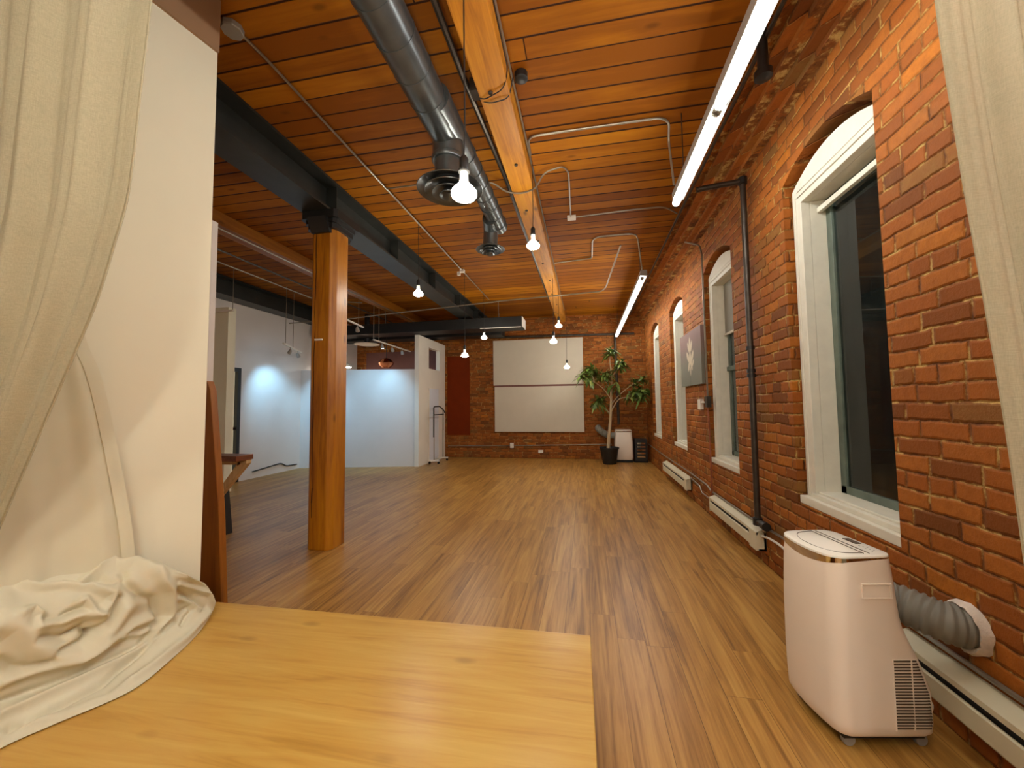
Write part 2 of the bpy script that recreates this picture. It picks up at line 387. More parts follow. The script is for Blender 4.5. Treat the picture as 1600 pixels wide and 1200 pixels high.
def cat(pts, t):
    """Catmull-Rom through pts, t in 0..1"""
    n = len(pts)-1; x = max(0, min(t*n, n-1e-6)); i = int(x); f = x-i
    P = lambda j: Vector(pts[max(0, min(n, j))])
    a, b, c, d = P(i-1), P(i), P(i+1), P(i+2)
    return .5*((2*b)+(c-a)*f+(2*a-5*b+4*c-d)*f*f+(3*b-a-3*c+d)*f**3)

# ------------------------------------------------------------------ room shell
XR, XL, YB, YN, ZC = 1.45, -6.3, 9.75, -3.0, 3.6
b = NB(); box(b, XL-.3, XR+.35, YN-.3, YB+.3, -.12, 0); struct('floor', b, 'floor', 'streaky brown wood plank floor')
b = NB(); box(b, XL-.3, XR+.35, YN-.3, YB+.3, ZC, ZC+.1); struct('ceiling', b, 'ceiling', 'orange brown wooden board ceiling')
b = NB(); box(b, XL-.3, XR+.35, YB, YB+.25, 0, ZC); struct('wall_back', b, 'brick_back', 'brick end wall')
b = NB(); box(b, XL-.25, XL, YN, 5.55, 0, ZC); box(b, XL-.25, XL, 6.05, YB, 0, ZC); box(b, XL-.25, XL, 5.55, 6.05, 2.09, ZC)
struct('wall_left', b, 'drywall', 'white wall at the far left')
b = NB(); box(b, XL-.3, XR+.35, YN-.25, YN, 0, ZC); struct('wall_front', b, 'drywall')
b = NB(); box(b, XL, -5.70, 5.22, 5.36, 0, 3.0); struct('wall_left_return', b, 'cream', 'short tan wall return by the black door')

# right brick wall with four arched openings
WIN = [2.615, 4.555, 6.495, 8.43]; HW = .45; Z0, ZS, ZA = .65, 2.92, 3.04; DEP = .30
def arc(cy, w=HW, zs=ZS, za=ZA, n=16):
    return [(cy-w+2*w*i/n, zs+(za-zs)*(1-(2*i/n-1)**2)) for i in range(n+1)]
b = NB()
def wallpanel(y0, y1, z0, z1):
    b.faces.new([b.verts.new((XR, y, z)) for y, z in ((y0, z0), (y1, z0), (y1, z1), (y0, z1))])
edges = [YN]+[v for c in WIN for v in (c-HW, c+HW)]+[YB]
for i in range(0, len(edges), 2): wallpanel(edges[i], edges[i+1], 0, ZC)
for c in WIN:
    wallpanel(c-HW, c+HW, 0, Z0)
    A = arc(c)
    for (ya, za), (yb, zb) in zip(A, A[1:]):
        b.faces.new([b.verts.new((XR, y, z)) for y, z in ((ya, za), (yb, zb), (yb, ZC), (ya, ZC))])
        b.faces.new([b.verts.new(p) for p in ((XR, ya, za), (XR, yb, zb), (XR+DEP, yb, zb), (XR+DEP, ya, za))])
    for y in (c-HW, c+HW):
        b.faces.new([b.verts.new(p) for p in ((XR, y, Z0), (XR+DEP, y, Z0), (XR+DEP, y, ZS), (XR, y, ZS))])
    b.faces.new([b.verts.new(p) for p in ((XR, c-HW, Z0), (XR+DEP, c-HW, Z0), (XR+DEP, c+HW, Z0), (XR, c+HW, Z0))])
wallbm = b
# outer skin so that the wall has thickness
for i in range(0, len(edges), 2):
    wallbm.faces.new([wallbm.verts.new((XR+DEP, y, z)) for y, z in ((edges[i], 0), (edges[i+1], 0), (edges[i+1], ZC), (edges[i], ZC))])
for c in WIN:
    wallbm.faces.new([wallbm.verts.new((XR+DEP, y, z)) for y, z in ((c-HW, 0), (c+HW, 0), (c+HW, Z0), (c-HW, Z0))])
    wallbm.faces.new([wallbm.verts.new((XR+DEP, y, z)) for y, z in ((c-HW, ZS), (c+HW, ZS), (c+HW, ZC), (c-HW, ZC))])
struct('wall_right', wallbm, 'brick', 'long orange brick wall with tall arched windows')
# brick courses stepping out under the ceiling
b = NB()
prism(b, [(XR+.01, 3.40), (1.39, 3.40), (1.39, 3.44), (1.33, 3.44), (1.33, 3.48), (1.26, 3.48), (1.26, 3.52), (1.19, 3.52), (1.19, 3.56), (1.12, 3.56), (1.12, ZC), (XR+.01, ZC)], 1, YN, YB)
bmesh.ops.transform(b, matrix=Matrix.Identity(4), verts=b.verts)
struct('trim_1', b, 'brick', 'stepped brick courses under the ceiling')

# windows
for wi, c in enumerate(WIN):
    lab = ['nearest tall window, black glass, above the portable air conditioner', 'second tall window with grey roller shade',
           'third tall window, partly covered by the flower painting', 'farthest narrow looking window beside the plant'][wi]
    w = bpy.data.objects.new('window_%d' % (wi+1), None); COL.objects.link(w); w['kind'] = 'structure'; w['label'] = lab
    g = .012; ow = HW-g
    b = NB()   # casing, follows the arch on top
    A = arc(c, ow, ZS-.055, ZA-.055); xf, xb = 1.505, 1.56
    inner_top = 2.745; yl = c+ow-.105; yr = c-ow+.062; iw = (yl-yr)/2; cc = (yl+yr)/2
    outer = [(c-ow, Z0+.05)]+A+[(c+ow, Z0+.05)]
    prism(b, [(c-ow, Z0+.05), (yr, Z0+.05), (yr, inner_top), (c-ow, inner_top)], 0, xf, xb)
    prism(b, [(yl, Z0+.05), (c+ow, Z0+.05), (c+ow, inner_top), (yl, inner_top)], 0, xf, xb)
    prism(b, [(c-ow, inner_top)]+A+[(c+ow, inner_top)], 0, xf, xb)
    # beads on the casing
    for yy in (c-ow+.03, c+ow-.04): box(b, xf-.008, xf, yy-.006, yy+.012, Z0+.06, inner_top+.06)
    box(b, xf-.010, xf, yr-.04, yl+.04, inner_top+.045, inner_top+.06); box(b, xf-.006, xf, yr-.04, yl+.04, inner_top+.085, inner_top+.095)
    obj('casing', b, 'trimw', w, bevel=.003)
    b = NB()   # deep jamb lining
    for yy, s in ((yr, -1), (yl, 1)): box(b, xb+.0005, 1.69, min(yy, yy+s*.02), max(yy, yy+s*.02), Z0+.09, inner_top)
    box(b, xb+.0005, 1.69, yr, yl, inner_top+.0005, inner_top+.02)
    obj('jamb', b, 'trimw', w)
    b = NB(); box(b, 1.458, 1.69, c-ow, c+ow, Z0+.002, Z0+.055); box(b, 1.49, 1.69, yr-.02, yl+.02, Z0+.055, Z0+.085); box(b, 1.52, 1.69, yr, yl, Z0+.085, Z0+.10)
    obj('window_sill', b, 'trimw', w, bevel=.004)
    b = NB(); sx0, sx1 = 1.655, 1.69; gz0 = Z0+.10; gz1 = inner_top
    box(b, sx0, sx1, yr, yr+.05, gz0, gz1); box(b, sx0, sx1, yl-.055, yl, gz0, gz1); box(b, sx0, sx1, yr, yl, gz0, gz0+.05); box(b, sx0, sx1, yr, yl, gz1-.05, gz1)
    if wi: box(b, sx0-.02, sx1, yr, yl, 1.72, 1.77)
    sash = obj('sash', b, 'sash', w, bevel=.003)
    b = NB(); box(b, 1.670, 1.675, yr+.04, yl-.04, gz0+.04, gz1-.04); obj('pane', b, 'glass' if wi == 0 else 'glass2', w)
    b = NB()
    if wi == 0:
        box(b, 1.60, 1.63, yr+.004, yl-.004, 2.655, 2.69); obj('blind_rail', b, 'trimw', w, bevel=.003)
    else:
        zb = [0, 2.16, 2.3, 2.35][wi]
        box(b, 1.635, 1.638, yr+.006, yl-.006, zb, gz1); sh = obj('roller_shade', b, 'shade', w)
        b = NB(); box(b, 1.625, 1.648, yr+.004, yl-.004, zb-.022, zb+.004); obj('hem_bar', b, 'trimw', sh)

# door in the left wall
d = bpy.data.objects.new('door_1', None); COL.objects.link(d); d['kind'] = 'structure'; d['label'] = 'black framed glass door in the left white wall'
b = NB(); box(b, XL-.1, XL+.02, 5.55, 5.62, 0, 2.09); box(b, XL-.1, XL+.02, 5.98, 6.05, 0, 2.09); box(b, XL-.1, XL+.02, 5.62, 5.98, 2.02, 2.09); obj('door_frame', b, 'black', d)
b = NB(); box(b, XL-.07, XL-.05, 5.62, 5.98, .02, 2.02); obj('pane', b, 'doorlit', d)
b = NB(); box(b, XL-.05, XL-.02, 5.62, 5.98, .95, 1.0); obj('rail', b, 'black', d)

# far partitions
b = NB(); A_ = Vector((-6.30, 7.60)); B_ = Vector((-3.765, 8.14)); dr = (B_-A_).normalized(); nn = Vector((-dr.y, dr.x))*.1
vs = [(A_.x, A_.y), (B_.x, B_.y), (B_.x+nn.x, B_.y+nn.y), (A_.x, A_.y+.11)]
prism(b, vs, 2, 0, 2.19); struct('wall_low_partition', b, 'drywall', 'low white partition lit blue from above')
b = NB(); px0, px1 = -3.79, -3.69
# tall white pier wall with a high opening
ya, yb2, zt = 8.10, YB, 2.97
for (y0, y1, z0, z1) in ((ya, 8.67, 0, zt), (9.36, yb2, 0, zt), (8.67, 9.36, 0, 2.25), (8.67, 9.36, 2.76, zt)): box(b, px0, px1, y0, y1, z0, z1)
struct('wall_pier', b, 'white', 'tall white wall end with a square high opening')

# partition beside the stage
ang = math.atan(.187)
PM = Matrix.Translation((-1.95, 1.673, 0)) @ Matrix.Rotation(-ang, 4, 'Z')
b = NB(); box(b, -.10, 0, -.62, 0.0, .302, 3.30, PM); struct('wall_stage_partition', b, 'cream', 'cream partition wall at the left of the stage')
b = NB(); box(b, -.115, .015, -.62, 0.0, 3.30, ZC, PM); struct('trim_2', b, 'tan', 'tan band above the cream partition')  # plain tan box, slightly proud of the partition face
b = NB(); box(b, -2.36, -2.318, 1.99, 2.03, 1.5, 2.55); struct('trim_3', b, 'drywall', 'grey white edge board behind the partition')

# stage platform
st = thing('stage_platform', 'pale oak plywood stage platform in the foreground', 'stage platform', (-.97, .42, 0), .018)
b = NB(); box(b, -2.1, 0.995, -1.6, 1.405, .262, .30); o = obj('platform_top', b, 'ply', st, bevel=.004)
b = NB(); box(b, -2.06, .96, -1.56, 1.37, 0.0, .262); obj('platform_base', b, 'walnut', st)

# ------------------------------------------------------------------ beams, column
t = thing('timber_beam', 'orange timber ceiling beam running down the room, right of the round duct', 'beam', (-.565, 4.2, 3.45))
b = NB(); box(b, -.105, .105, -7.0, 5.53, 0, .15); obj('beam', b, 'beam', t, bevel=.006)
for i in range(14):
    b = NB(); lathe(b, [(.016, -.008), (.016, 0.002)], 10, (-.02+.03*(i % 2), -5.+i*.8, 0)); obj('bolt_head', b, 'pipe', t)
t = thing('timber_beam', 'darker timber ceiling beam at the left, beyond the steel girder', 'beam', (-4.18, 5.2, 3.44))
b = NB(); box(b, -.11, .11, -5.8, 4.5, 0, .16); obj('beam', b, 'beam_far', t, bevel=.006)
def ibeam(name, label, x, z0, z1, y0, y1, w=.32, tf=.022):
    t = thing(name, label, 'steel beam', (x, (y0+y1)/2, z0)); L = (y1-y0)/2; h = z1-z0
    b = NB(); box(b, -w/2, w/2, -L, L, 0, tf); obj('bottom_flange', b, 'steel', t)
    b = NB(); box(b, -.012, .012, -L, L, tf, h-tf); obj('web', b, 'steel', t)
    b = NB(); box(b, -w/2, w/2, -L, L, h-tf, h); obj('top_flange', b, 'steel', t)
    return t
sg = ibeam('steel_girder', 'black steel girder resting on the round timber column', -2.56, 3.27, 3.597, YN+.02, YB-.02, .30)
for i in range(9):
    b = NB(); box(b, -.13, .13, -5.2+i*1.3, -5.19+i*1.3, .022, .305); obj('stiffener', b, 'steel', sg)
sg2 = ibeam('steel_girder', 'black steel girder along the top of the far left white wall', -6.12, 3.27, 3.597, .5, 8.6, .32)
t = thing('timber_column', 'tall timber column with dark iron cap in the middle left of the room', 'column', (-2.52, 3.42, 0))
def octa(r, ch): return [(-r, -r+ch), (-r+ch, -r), (r-ch, -r), (r, -r+ch), (r, r-ch), (r-ch, r), (-r+ch, r), (-r, r-ch)]
b = NB(); prism(b, octa(.135, .045), 2, 0, 3.13); obj('shaft', b, 'post', t, bevel=.008)
b = NB()   # drying cracks in the shaft
zz = 0.55; x = -.06
pts = [(x+random.uniform(-.006, .006), -.136, .3+i*.14) for i in range(21)]
for p0, p1 in zip(pts, pts[1:]):
    w = random.uniform(.003, .006)
    b.faces.new([b.verts.new(v) for v in ((p0[0]-w, -.1362, p0[2]), (p0[0]+w, -.1362, p0[2]), (p1[0]+w, -.1362, p1[2]), (p1[0]-w, -.1362, p1[2]))])
obj('drying_crack', b, 'crack', t)
b = NB()
for (r, z0, z1) in ((.20, 3.19, 3.267), (.175, 3.15, 3.19), (.16, 3.10, 3.15)): prism(b, octa(r, .03), 2, z0, z1)
prism(b, [(-.16, 3.06), (.16, 3.06), (.23, 3.19), (-.23, 3.19)], 0, -.10, .10)
obj('iron_cap', b, 'black', t)
b = NB(); box(b, -.05, .03, -.152, -.137, 1.995, 2.012); obj('bracket', b, 'white', t, label='small white bracket')

# leaning plank, wall shelf, tapered black stand (left, behind the partition)
b = NB(); prism(b, [(-2.62, 0), (-2.145, 0), (-2.195, .72), (-2.245, 1.14), (-2.285, 1.46), (-2.31, 1.52), (-2.62, 1.52)], 1, 1.985, 2.03)
o = obj('wooden_plank', b, 'plank', bevel=.004); tag(o, 'reddish wooden board standing upright behind the cream partition', 'board')
t = thing('wall_shelf', 'dark topped shelf on a pale diagonal brace at the left edge', 'shelf', (-3.9, 3.2, .85))
b = NB(); box(b, -.5, .69, -.14, .052, .0, .05); obj('shelf_top', b, 'walnut', t, bevel=.004)
b = NB(); prism(b, [(.31, -.36), (.36, -.37), (.67, -.035), (.67, 0), (.60, 0)], 1, -.01, .05); prism(b, [(.1, -.05), (.60, -.05), (.60, 0), (.1, 0)], 1, -.01, .04)
prism(b, [(.28, -.85), (.33, -.85), (.33, 0), (.28, 0)], 1, .0, .05); obj('brace', b, 'pine', t)
b = NB(); prism(b, [(-4.10, 0), (-3.79, 0), (-3.85, .46), (-4.05, .46)], 1, 3.52, 3.60)
tag(obj('floor_stand', b, 'black', bevel=.004), 'tapered black stand on the floor under the wall shelf', 'stand')

# ------------------------------------------------------------------ round duct with two drops
t = thing('round_duct', 'dark round metal ventilation duct with two ceiling outlets', 'duct', (-.98, 2.0, 3.38))
def spiral(bm, pts, r, step=.0):
    tube(bm, pts, r, 28)
b = NB(); tube(b, [(0, -4.9, 0), (0, -2, 0), (0, .45, 0)], .118, 32)
for i in range(24): tube(b, [(0, -4.8+i*.22, 0), (0, -4.792+i*.22, 0)], .1215, 32)
obj('main_run', b, 'duct', t, smooth=True)
b = NB(); tube(b, rounded([(0, .42, 0), (.0, .66, 0), (.0, .66, -.16)], .12, 8), .115, 28); lathe(b, [(.118, -.20), (.122, -.19), (.122, -.17), (.118, -.16)], 28, (0, .66, 0)); tube(b, [(0, .66, -.15), (0, .66, -.36)], .10, 28)
obj('near_elbow', b, 'duct', t, smooth=True)
b = NB(); tube(b, [(.03, .3, .01), (.045, .8, .02), (.05, 1.9, .02), (.05, 2.22, .02)], [.11, .095, .09, .088], 28)
for i in range(7): tube(b, [(.05, .9+i*.2, .02), (.05, .906+i*.2, .02)], .097, 28)
obj('far_run', b, 'duct', t, smooth=True)
b = NB(); tube(b, rounded([(.0, 1.95, .0), (-.04, 2.16, -.02), (-.05, 2.16, -.22)], .08, 8), .082, 24); obj('far_elbow', b, 'duct', t, smooth=True)
def diffuser(bm, c, R_):
    for k, (r, z) in enumerate(((1., 0), (.78, -.018), (.55, -.034), (.32, -.05))):
        r *= R_
        lathe(bm, [(r*.42 if k == 0 else r*.55, z+.05), (r*.9, z+.012), (r, z), (r*.985, z-.004), (r*.86, z+.006), (r*.5, z+.04)], 36, c)
b = NB(); diffuser(b, (.0, .70, -.385), .25); obj('near_outlet', b, 'duct', t, smooth=True)
b = NB(); diffuser(b, (-.05, 2.16, -.26), .165); obj('far_outlet', b, 'duct', t, smooth=True)

# rectangular black ducts
t = thing('rectangular_duct', 'long black rectangular duct with white open end, hung across the room', 'duct', (-1.27, 7.8, 2.98))
b = NB(); box(b, -4.9, 0, 0, .45, 0, .22); obj('duct_body', b, 'ductblack', t, bevel=.004)
b = NB(); box(b, 0, .012, .01, .44, .01, .21); box(b, -.9, -.02, -.006, .03, -.006, .004); obj('white_liner', b, 'white', t)
for x in (-.55, -1.3, -3.2):
    b = NB(); box(b, x, x+.012, .2, .212, .22, .289 if x == -1.3 else .617); obj('hanger', b, 'conduit', t)
t = thing('rectangular_duct', 'lower black rectangular duct behind, just above the white pier wall', 'duct', (-1.95, 8.9, 3.04))
b = NB(); box(b, -4.3, 0, 0, .4, 0, .19); obj('duct_body', b, 'ductblack', t, bevel=.004)
for x in (-.1, -2.5):
    b = NB(); box(b, x, x+.012, .2, .212, .19, .557); obj('hanger', b, 'conduit', t)

# ------------------------------------------------------------------ fluorescent fixtures
def fluo(label, y0, lens, x=.765, z=3.0):
    t = thing('strip_light', label, 'strip light', (x, y0, z), group='fluorescent strips along the brick wall')
    L = sum(lens); b = NB()
    prism(b, [(-.022, .034), (.062, .030), (.062, .100), (.045, .106), (-.015, .106), (-.022, .100)], 1, 0, L)
    obj('reflector', b, 'fixture', t)
    y = 0
    for l in lens:
        b = NB(); tube(b, [(0, y+.03, 0), (0, y+l-.03, 0)], .028, 16); tb = obj('lamp_tube', b, 'tube', t, smooth=True)
        for yy in (y+.012, y+l-.03):
            b = NB(); lathe(b, [(.026, 0), (.026, .018)], 14, (0, 0, 0), Matrix.Translation((0, yy, 0)) @ Matrix.Rotation(-PI/2, 4, 'X')); obj('end_cap', b, 'conduit', tb)
        y += l
    for yy in (.25, L-.25):
        b = NB(); tube(b, [(.01, yy, .10), (.01, yy, ZC-z-.003)], .004, 6); obj('hanger', b, 'pipe', t)
    return t
fluo('long glowing strip light nearest the camera, hung beside the brick wall', -2.62, [2.44, 2.44, 1.05])  # rear length behind the camera is added for more light on the foreground
fluo('far glowing strip light near the end brick wall above the plant', 5.2, [2.44, 1.9])

# ------------------------------------------------------------------ pendant bulbs
def pendant(label, x, y, z, ztop=ZC, glow='bulb'):
    t = thing('pendant_bulb', label, 'pendant lamp', (x, y, z), group='bare bulb pendants on black cords')
    b = NB(); prof = [(.004, -.030), (.032, -.028), (.050, -.021), (.058, -.008), (.057, .003), (.044, .020), (.027, .038)]
    lathe(b, prof, 24); obj('bulb', b, glow, t, smooth=True)
    b = NB(); lathe(b, [(.026, .0385), (.020, .060), (.018, .095)], 20); obj('bulb_neck', b, 'shadew', t, smooth=True)
    b = NB(); lathe(b, [(.026, .0955), (.026, .105), (.021, .11), (.021, .155), (.01, .172)], 18); obj('socket', b, 'black', t, smooth=True)
    b = NB(); tube(b, [(0, 0, .165), (.004, .002, .3), (0, 0, ztop-z-.002)], .0035, 6); obj('cord', b, 'black', t)
    return t
pendant('large bright bare bulb nearest the camera, in front of the near duct outlet', -.515, 1.60, 2.30)
pendant('bare bulb hanging below the timber beam, second along it', -.44, 3.40, 2.80)
pendant('bare bulb hanging beside the steel girder', -1.95, 4.26, 2.70)
pendant('lowest left bare bulb in front of the dark red wall panel', -1.97, 6.12, 2.19)
pendant('bare bulb just below the black rectangular duct', -1.95, 7.30, 2.69)
pendant('bare bulb at the far end of the timber beam', -.45, 6.9, 2.77)
pendant('bare bulb in front of the top edge of the upper white panel', -.5, 6.3, 2.39)
pendant('small low bare bulb on a long cord in front of the upper white panel', -.40, 8.7, 2.19)
pendant('unseen fill bulb added over the stage, nearest the timber beam', -.05, -.7, 2.8, glow='bulb_fill')  # this and the next pendants are added out of view to brighten the foreground
pendant('unseen fill bulb added over the stage, on the left side', -.77, -.25, 2.85, glow='bulb_fill')
pendant('unseen fill bulb added over the stage, near the brick wall', .35, -1.6, 2.5, glow='bulb_fill')
pendant('unseen fill bulb added over the stage, farthest back', -.5, -2.3, 2.5, glow='bulb_fill')

# ------------------------------------------------------------------ back wall things
t = thing('wall_panel', 'upper of two large white canvas panels on the brick end wall', 'wall panel', (-1.195, 9.70, 1.866), group='white canvas panels on the end wall')
def canvas(bm, w, h, seed, th=.04):
    rnd = random.Random(seed); n, m = 40, 24; rows = []
    cr = [(rnd.uniform(-w/2, w/2), rnd.uniform(.1, 1), rnd.uniform(-.5, .5)) for _ in range(5)]
    for j in range(m+1):
        z = h*j/m; r = []
        for i in range(n+1):
            x = -w/2+w*i/n; dd = 0
            for cx, a, k in cr: dd += .006*a*math.exp(-((x-cx-k*(z-h/2))/.03)**2)*math.sin(PI*j/m)
            r.append((x, -dd, z))
        rows.append(r)
    g = grid(bm, rows); 
    box(bm, -w/2, w/2, .001, th, 0, h)
b = NB(); canvas(b, 2.30, 1.165, 3); obj('sheet', b, 'canvas', t, smooth=True)
t = thing('wall_panel', 'lower of two large white canvas panels on the brick end wall', 'wall panel', (-1.18, 9.70, .668), group='white canvas panels on the end wall')
b = NB(); canvas(b, 2.27, 1.15, 5); obj('sheet', b, 'canvas', t, smooth=True)
b = NB(); box(b, -2.31, -.06, 9.71, 9.745, 1.80, 1.89); tag(obj('dark_batten', b, 'dkred'), 'dark batten showing between the two white panels', 'batten')
b = NB(); box(b, -3.62, -3.0, 9.735, 9.749, .58, 2.66); tag(obj('painted_panel', b, 'red'), 'plain dark red panel on the end wall beside the white pier', 'wall panel')
b = NB(); box(b, -6.0, -3.8, 9.735, 9.749, .5, 2.85); tag(obj('painted_panel', b, 'dkred'), 'maroon panel on the end wall above the low white partition', 'wall panel')
b = NB(); tube(b, [(-3.65, 9.715, 3.15), (1.2, 9.715, 3.07)], .028, 12)
tag(obj('iron_pipe', b, 'pipe', smooth=True), 'dark iron pipe running level along the top of the end wall', 'pipe')
b = NB(); tube(b, [(.78, 9.71, .85), (.74, 9.71, 3.04)], .032, 12)
tag(obj('iron_pipe', b, 'pipe', smooth=True), 'dark upright iron pipe on the end wall behind the plant', 'pipe')
b = NB(); tube(b, [(-3.6, 9.735, .29), (-1.93, 9.735, .31)], .009, 8); tube(b, [(-1.82, 9.735, .315), (.6, 9.735, .37)], .011, 8)
t = thing('wall_conduit', 'thin conduit low along the brick end wall with an outlet box', 'conduit', (0, 0, 0)); obj('conduit', b, 'conduit', t, smooth=True)
b = NB(); box(b, -1.92, -1.83, 9.69, 9.748, .26, .38); obj('outlet_box', b, 'white', t, bevel=.004)
b = NB(); box(b, -1.2, -1.08, 9.725, 9.749, .14, .21); tag(obj('outlet_plate', b, 'white', bevel=.004), 'white outlet plate low on the brick end wall under the panels', 'outlet')

# portable ac in the corner
def rrect(w, d, r, n=6, bow=0.):
    out = []
    for cx, cy, a0 in ((w/2-r, d/2-r, 0), (-w/2+r, d/2-r, PI/2), (-w/2+r, -d/2+r, PI), (w/2-r, -d/2+r, 1.5*PI)):
        for i in range(n+1):
            a = a0+PI/2*i/n; out.append((cx+r*math.cos(a), cy+r*math.sin(a)))
    return out
def loft(bm, secs, cap=True):
    rings = [[bm.verts.new(p) for p in s] for s in secs]; n = len(rings[0])
    for a, b_ in zip(rings, rings[1:]):
        for k in range(n): bm.faces.new((a[k], a[(k+1) % n], b_[(k+1) % n], b_[k]))
    if cap: bm.faces.new(rings[0][::-1]); bm.faces.new(rings[-1])
    return rings
t = thing('portable_air_conditioner', 'white portable air conditioner in the far corner behind the plant pot', 'air conditioner', (.85, 9.42, 0))
b = NB(); loft(b, [[(x, y, z) for x, y in rrect(w, d_, .05)] for z, w, d_ in ((.06, .37, .30), (.1, .41, .34), (.45, .40, .33), (.72, .365, .28), (.75, .35, .26))]); obj('body', b, 'acw', t, smooth=True)
b = NB(); box(b, -.17, .17, -.145, -.10, .70, .725); obj('chrome_strip', b, 'chrome', t)
b = NB(); box(b, -.19, .19, -.15, .15, 0, .06); obj('base', b, 'rubber', t)
b = NB(); P_ = rounded([(-.18, .1, .60), (-.35, .12, .60), (-.50, .10, .70), (-.56, .22, .76), (-.56, .305, .77)], .12, 8)
pts = [cat(P_, i/40) for i in range(41)]; tube(b, pts, [.075+.004*(-1)**i for i in range(41)], 16); obj('exhaust_hose', b, 'hose', t, smooth=True)
t = thing('space_heater', 'small black heater with silver slats in the far right corner', 'heater', (1.23, 9.42, 0))
b = NB(); box(b, -.14, .14, -.13, .13, .03, .54); obj('body', b, 'black', t, bevel=.012)
for i in range(5):
    b = NB(); box(b, -.09, .09, -.145, -.131, .12+i*.075, .155+i*.075); obj('slat', b, 'chrome', t)
for y in (-.10, .07):
    b = NB(); box(b, -.15, .15, y, y+.03, 0, .03); obj('foot', b, 'rubber', t)

# potted plant
t = thing('potted_plant', 'tall leafy potted tree in a black pot near the far right corner', 'plant', (.503, 9.05, 0))
b = NB(); lathe(b, [(.145, 0), (.15, .01), (.205, .335), (.22, .337), (.222, .375), (.205, .375), (.195, .33)], 32); obj('pot', b, 'black', t, smooth=True)
b = NB(); lathe(b, [(.02, .30), (.198, .331)], 24); obj('soil', b, 'soil', t)
b = NB(); tr = [(-.02, 0, .33), (.0, 0, .6), (.035, 0, .93), (.06, -.02, 1.3), (.075, -.02, 1.66), (.09, .0, 1.95), (.08, 0, 2.2)]
tube(b, [cat(tr, i/24) for i in range(25)], [.042-.028*i/24 for i in range(25)], 12); obj('trunk', b, 'bark', t, smooth=True)
tips = []
brs = [((.05, -.01, 1.12), (-.13, .05, 1.33), (-.2, .1, 1.45)), ((.055, -.01, 1.16), (.22, -.1, 1.45), (.42, -.1, 1.5), (.62, -.1, 1.62)), ((.055, -.01, 1.3), (.2, .1, 1.5), (.5, .12, 1.75), (.78, .1, 1.9)), 
       ((.07, -.02, 1.45), (-.1, -.1, 1.7), (-.3, -.12, 1.85), (-.55, -.14, 2.0)), ((.08, -.02, 1.6), (-.05, .1, 1.9), (-.25, .12, 2.05)), ((.08, 0, 1.95), (.2, -.08, 2.1), (.3, -.12, 2.25)),
       ((.08, 0, 2.1), (.06, 0, 2.4), (.09, 0, 2.55)), ((.09, 0, 1.8), (.0, -.2, 1.9), (-.05, -.22, 2.0)), ((.4, -.1, 1.5), (.6, -.18, 1.45), (.72, -.16, 1.6)), ((-.3, -.12, 1.85), (-.35, 0, 2.05), (-.4, 0, 2.15))]
b = NB()
for br in brs:
    tube(b, [cat(br, i/8) for i in range(9)], [.014-.009*i/8 for i in range(9)], 8); tips.append((Vector(br[-1]), (Vector(br[-1])-Vector(br[-2])).normalized()))
    m_ = cat(br, .78); tips.append((m_, (Vector(br[-1])-Vector(br[-2])).normalized()))
obj('branches', b, 'bark', t, smooth=True)
def leaf(bm, p, d, L, w, droop):
    s, u = frame(d); rows = []; n = 6
    for i in range(n+1):
        f = i/n; c = p+d*L*f+Vector((0, 0, -droop*L*f*f)); ww = w*math.sin(PI*min(1, f*.9+.08))**.8
        rows.append([c-s*ww+u*.25*ww, c, c+s*ww+u*.25*ww])
    grid(bm, rows)
b = NB(); rl = random.Random(4)
for p, d_ in tips:
    for k in range(34):
        a = rl.uniform(0, 2*PI); e = rl.uniform(-.6, .9)
        dv = (d_*.35+Vector((math.cos(a)*math.cos(e), math.sin(a)*math.cos(e), math.sin(e)))).normalized()
        leaf(b, p+Vector((rl.uniform(-.05, .05), rl.uniform(-.05, .05), rl.uniform(-.08, .06))), dv, rl.uniform(.15, .27), rl.uniform(.018, .036), rl.uniform(.1, .8))
for (cx, cz) in ((-.22, 1.34), (.12, 1.75), (.66, 1.55), (.78, 1.62)):
    for k in range(9):
        a = rl.uniform(0, 2*PI); dv = Vector((math.cos(a)*.6, math.sin(a)*.6, rl.uniform(-.9, -.1))).normalized()
        leaf(b, Vector((cx+rl.uniform(-.07, .07), -.1+rl.uniform(-.1, .1), cz+rl.uniform(-.03, .12))), dv, rl.uniform(.15, .24), rl.uniform(.03, .05), .4)
for v_ in b.verts:
    if v_.co.x > .905: v_.co.x = .905-(v_.co.x-.905)*.3
fo = obj('foliage', b, 'leaf', t, smooth=True); fo['kind'] = 'stuff'

# ------------------------------------------------------------------ flower painting, wall gear
b = NB(); box(b, -.02, .02, -.51, .51, -.365, .365); o = obj('flower_painting', b, 'flower'); o.location = (1.425, 5.555, 1.955)
tag(o, 'grey canvas painting of a pale flower, leaning over the edge of the third window', 'painting')
t = thing('steam_pipe', 'thick dark pipe running down the brick wall between the first two windows', 'pipe', (1.39, 3.59, 0))
b = NB(); tube(b, rounded([(-.37, .03, 3.27), (-.30, .02, 3.275), (0, 0, 3.29), (0, -.01, 1.6), (0, 0, .36), (0, -.14, .36)], .03, 4), .024, 14); obj('pipe_run', b, 'pipe', t, smooth=True)
for z in (1.565, 1.605, 1.80):
    b = NB(); lathe(b, [(.034, 0), (.034, .03)], 14, (0, -.005, z)); obj('coupling', b, 'black', t, smooth=True)
for p in ((0, 0, 3.29), (0, 0, .36)):
    b = NB(); lathe(b, [(.02, -.036), (.036, -.03), (.036, .03), (.02, .036)], 14, p); obj('elbow', b, 'black', t, smooth=True)
b = NB(); tube(b, [(0, -.1, .36), (0, -.16, .36)], .034, 12); obj('end_cap', b, 'black', t, smooth=True)
